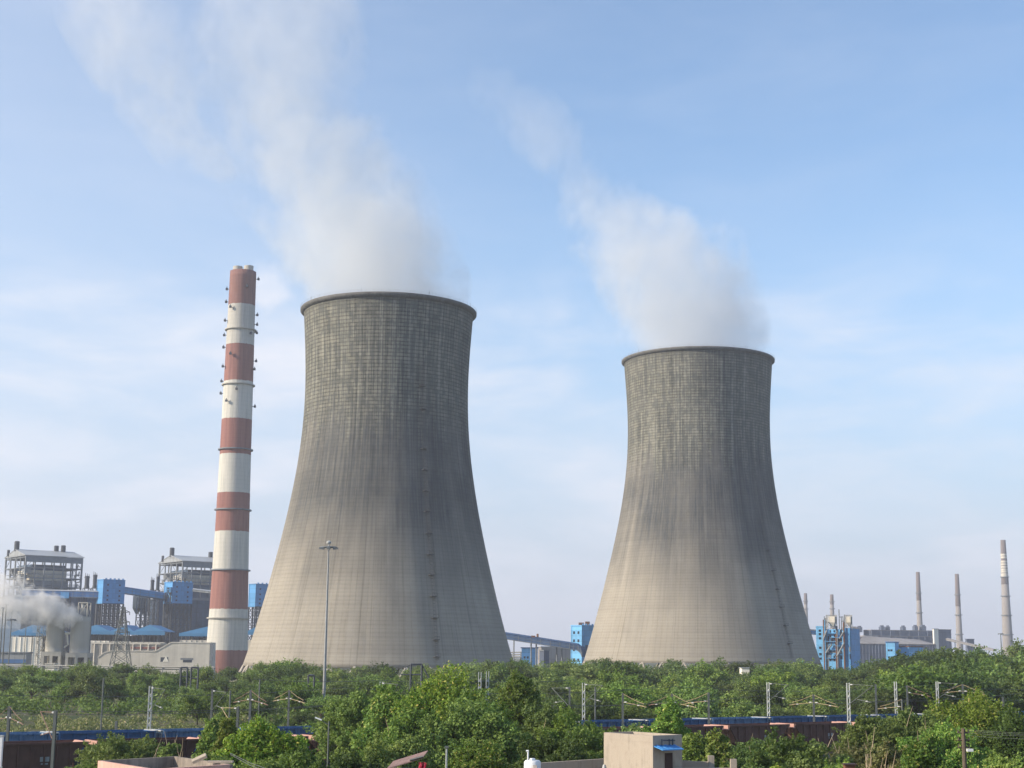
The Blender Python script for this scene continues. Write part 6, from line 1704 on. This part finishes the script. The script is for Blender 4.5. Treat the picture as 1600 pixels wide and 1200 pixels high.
# ------------------------------------------------------------------ steam
def steam_plume(name, label, Y, cx0, z0, rows_main, rows_side, dens, depthk, seed, side_gain=.55, nscale=1.0, col=(.93, .95, .97), vox=3.0, edge=1.0, zref=None, aniso=0.0, rmul=1.0, fat=1.0, fade=.40):
    """rows = (v, centre px, half width px) of the visible silhouette; a soft field around two bent axes,
    torn by noise, inside a mesh that wraps it"""
    O = Vector((cx0, Y, z0)); H = max(at(r[1], r[0], Y).z for r in rows_main + rows_side) - z0
    def conv(rows):
        out = []
        for v, c, hw in rows:
            p = at(c, v, Y); q = at(c + hw, v, Y); out.append(((p.z - z0) / H, p.x - cx0, q.x - p.x))
        return sorted(out)
    sets = [conv(rows_main)] + ([conv(rows_side)] if rows_side else [])
    RNG = 260.0
    m = bpy.data.materials.new(name + '_vapour'); m.use_nodes = True
    t = NT(m.node_tree); t.n.clear()
    co = t.coord('Object')
    wn = t.new('ShaderNodeTexNoise'); t.put(wn.inputs['Vector'], co); wn.inputs['Scale'].default_value = .016 * nscale; wn.inputs['Detail'].default_value = 2
    warp = t.scalec(t.vmath('SUBTRACT', wn.outputs[1], (.5, .5, .5)), 22.0 / nscale)
    cw = t.vmath('ADD', co, warp)
    x, y, z = t.sep(cw); x0, y0, zraw = t.sep(co)
    u = t.math('DIVIDE', zraw, H)
    field = None
    for i, rws in enumerate(sets):
        cpts = [(min(1, max(0, a)), min(1, max(0, .5 + b / RNG))) for a, b, c in rws]
        rpts = [(min(1, max(0, a)), min(1, c / 100.0)) for a, b, c in rws]
        cx = t.math('MULTIPLY', t.math('SUBTRACT', t.curve(u, cpts), .5), RNG)
        rad = t.math('MULTIPLY', t.curve(u, rpts), t.math('MULTIPLY', t.smooth(u, 0.0, .12, 1.06, 1.25 * fat), 100.0))
        yc = t.math('MULTIPLY', zraw, depthk)
        dx_ = t.math('DIVIDE', t.math('SUBTRACT', x, cx), rad); dy_ = t.math('DIVIDE', t.math('SUBTRACT', y, yc), rad)
        dd = t.math('SQRT', t.math('ADD', t.math('MULTIPLY', dx_, dx_), t.math('MULTIPLY', dy_, dy_)))
        f = t.math('SUBTRACT', 1.0, dd)
        lo, hi = rws[0][0], rws[-1][0]
        if i == 1:
            f = t.math('MULTIPLY', f, side_gain); f = t.math('SUBTRACT', f, t.math('MULTIPLY', t.smooth(u, lo + .08, lo - .02), 1.0))
        field = f if field is None else t.math('MAXIMUM', field, f)
    flow = t.mapv(cw, (1, 1, .75), (seed * 17.0, 0, 0), (0, R(-18), 0))
    n = t.noise(flow, .021 * nscale, 7, .62)
    n2 = t.noise(flow, .085 * nscale, 4, .65)
    f = t.math('ADD', t.math('MULTIPLY', field, 1.15), t.math('MULTIPLY', t.math('SUBTRACT', n, .5), t.math('MULTIPLY', t.curve(u, [(0, .40), (.12, .55), (.35, .85), (1, 1.0)]), 3.9)))
    f = t.math('ADD', f, t.math('MULTIPLY', t.math('SUBTRACT', n2, .5), 1.15))
    f = t.math('SUBTRACT', f, t.curve(u, [(0, .0), (.2, .02), (.45, .12), (.7, .20), (1, .28)]))
    dn = t.smooth(f, -.02, .66 * edge)
    dn = t.math('MULTIPLY', dn, t.curve(u, [(0, 1.0), (.2, .8), (.5, .52), (1, fade)]))
    dn = t.math('MULTIPLY', dn, t.smooth(field, 0.0, .14))
    v_ = t.new('ShaderNodeVolumePrincipled')
    v_.inputs['Color'].default_value = (*col, 1)
    v_.inputs['Anisotropy'].default_value = aniso
    t.put(v_.inputs['Density'], t.math('MULTIPLY', dn, dens))
    o_ = t.new('ShaderNodeOutputMaterial'); t.l.new(v_.outputs[0], o_.inputs[1])
    try: m.cycles.volume_sampling = 'MULTIPLE_IMPORTANCE'; m.cycles.volume_step_rate = 1.0
    except Exception: pass
    mb = MB()
    for rws in sets:
        a = np.array(rws); ks = np.linspace(a[0, 0], a[-1, 0], 26)
        pts = [(np.interp(k, a[:, 0], a[:, 1]), k * H * depthk, k * H) for k in ks]; rads = [np.interp(k, a[:, 0], a[:, 2]) * rmul * (1.16 if k > .1 else 1.0 + 1.6 * k) for k in ks]
        nn_ = 28; vs = []; fs = []
        for (px, py, pz), r_ in zip(pts, rads):
            for k in range(nn_): q = 2 * math.pi * k / nn_; vs.append((px + r_ * math.cos(q), py + r_ * math.sin(q), pz))
        for i in range(len(pts) - 1):
            for k in range(nn_): k2 = (k + 1) % nn_; fs.append((i * nn_ + k, i * nn_ + k2, (i + 1) * nn_ + k2, (i + 1) * nn_ + k))
        fs.append(tuple(range(nn_ - 1, -1, -1))); fs.append(tuple((len(pts) - 1) * nn_ + k for k in range(nn_)))
        mb.add(vs, fs)
    o = mb.build(name, m, None, world=False)
    if len(sets) > 1:
        md = o.modifiers.new('join', 'REMESH'); md.mode = 'VOXEL'; md.voxel_size = vox
    o.location = O
    tag(o, label, 'steam', kind='stuff'); return o

steam_plume('steam', 'broad white steam plume drifting up and left from the nearer cooling tower', T1Y, T1X, T1Z - 1.5,
            [(492, 606, 120), (460, 600, 128), (430, 583, 134), (400, 568, 140), (350, 540, 146), (300, 512, 150), (250, 486, 148), (200, 462, 136), (150, 440, 130), (100, 430, 128), (50, 430, 130), (0, 430, 135), (-60, 430, 140)],
            [(310, 395, 78), (250, 340, 90), (200, 290, 84), (150, 250, 84), (100, 225, 92), (50, 210, 100), (0, 205, 100), (-60, 200, 95)],
            0.038, -0.05, 1, side_gain=.66, col=(.90, .92, .93), fade=.30)
steam_plume('steam', 'smaller grey white steam plume leaning left above the farther cooling tower', T2Y, T2X, T2Z - 1.5,
            [(568, 1091, 106), (540, 1086, 116), (500, 1072, 128), (450, 1054, 138), (410, 1032, 140), (385, 1022, 145), (365, 1010, 132), (345, 975, 104), (300, 932, 84), (250, 888, 80), (200, 838, 74), (150, 795, 66), (110, 775, 55)],
            [], 0.034, -0.05, 4, nscale=1.05, col=(.86, .89, .92), fat=.86, fade=.06)
# smoke from the silo tops: a soft field around a line blowing to the left
def smoke(u0, v0, u1, v1, Y, label):
    a, b = at(u0, v0, Y), at(u1, v1, Y); Lx = a.x - b.x
    m = bpy.data.materials.new('silo_smoke'); m.use_nodes = True; t = NT(m.node_tree); t.n.clear()
    co = t.coord('Object'); 
    wn = t.new('ShaderNodeTexNoise'); t.put(wn.inputs['Vector'], co); wn.inputs['Scale'].default_value = .07; wn.inputs['Detail'].default_value = 2
    cw = t.vmath('ADD', co, t.scalec(t.vmath('SUBTRACT', wn.outputs[1], (.5, .5, .5)), 9.0))
    x, y, z = t.sep(cw)
    u = t.math('DIVIDE', t.math('MULTIPLY', x, -1), Lx, clamp=True)
    zc = t.math('MULTIPLY', u, b.z - a.z)
    rad = t.math('ADD', t.math('MULTIPLY', t.math('SQRT', u), 15.0), 2.4)
    dz = t.math('DIVIDE', t.math('SUBTRACT', z, zc), rad); dy = t.math('DIVIDE', y, rad)
    f = t.math('SUBTRACT', 1.0, t.math('SQRT', t.math('ADD', t.math('MULTIPLY', dz, dz), t.math('MULTIPLY', dy, dy))))
    n = t.noise(cw, .13, 6, .65)
    f2 = t.math('ADD', f, t.math('MULTIPLY', t.math('SUBTRACT', n, .5), 3.6))
    dn = t.math('MULTIPLY', t.smooth(f2, .18, .7), t.smooth(f, 0, .15))
    dn = t.math('MULTIPLY', dn, t.lin(u, 0, 1, .26, .085))
    v_ = t.new('ShaderNodeVolumePrincipled'); v_.inputs['Color'].default_value = (.93, .92, .90, 1); t.put(v_.inputs['Density'], dn)
    o_ = t.new('ShaderNodeOutputMaterial'); t.l.new(v_.outputs[0], o_.inputs[1])
    mb = MB(); nn_ = 20; vs = []; fs = []
    ks = np.linspace(-.04, 1.0, 16)
    for k in ks:
        kk = max(0, k); r_ = math.sqrt(kk) * 15 + 2.8; c = Vector((-k * Lx, 0, kk * (b.z - a.z)))
        for i in range(nn_): q = 2 * math.pi * i / nn_; vs.append((c.x, r_ * math.cos(q), c.z + r_ * math.sin(q)))
    for i in range(len(ks) - 1):
        for k in range(nn_): k2 = (k + 1) % nn_; fs.append((i * nn_ + k, i * nn_ + k2, (i + 1) * nn_ + k2, (i + 1) * nn_ + k))
    fs.append(tuple(range(nn_))); fs.append(tuple((len(ks) - 1) * nn_ + k for k in range(nn_ - 1, -1, -1)))
    mb.add(vs, fs); o = mb.build('smoke', m, None, world=False); o.location = a
    tag(o, label, 'smoke', kind='stuff')
smoke(124, 964, -25, 930, SY - 9, 'pale grey smoke blowing left from the tops of the twin silos')

# ------------------------------------------------------------------ haze
m = bpy.data.materials.new('haze_air'); m.use_nodes = True; t = NT(m.node_tree); t.n.clear()
v_ = t.new('ShaderNodeVolumePrincipled'); v_.inputs['Color'].default_value = (0.86, 0.89, 1.0, 1); v_.inputs['Density'].default_value = 0.00014; v_.inputs['Anisotropy'].default_value = 0.15
o_ = t.new('ShaderNodeOutputMaterial'); t.l.new(v_.outputs[0], o_.inputs[1])
mb = MB(); mb.box(-9200, -400, -1.2, 9200, 14200, 345); tag(mb.build('haze', m, None), kind='stuff')
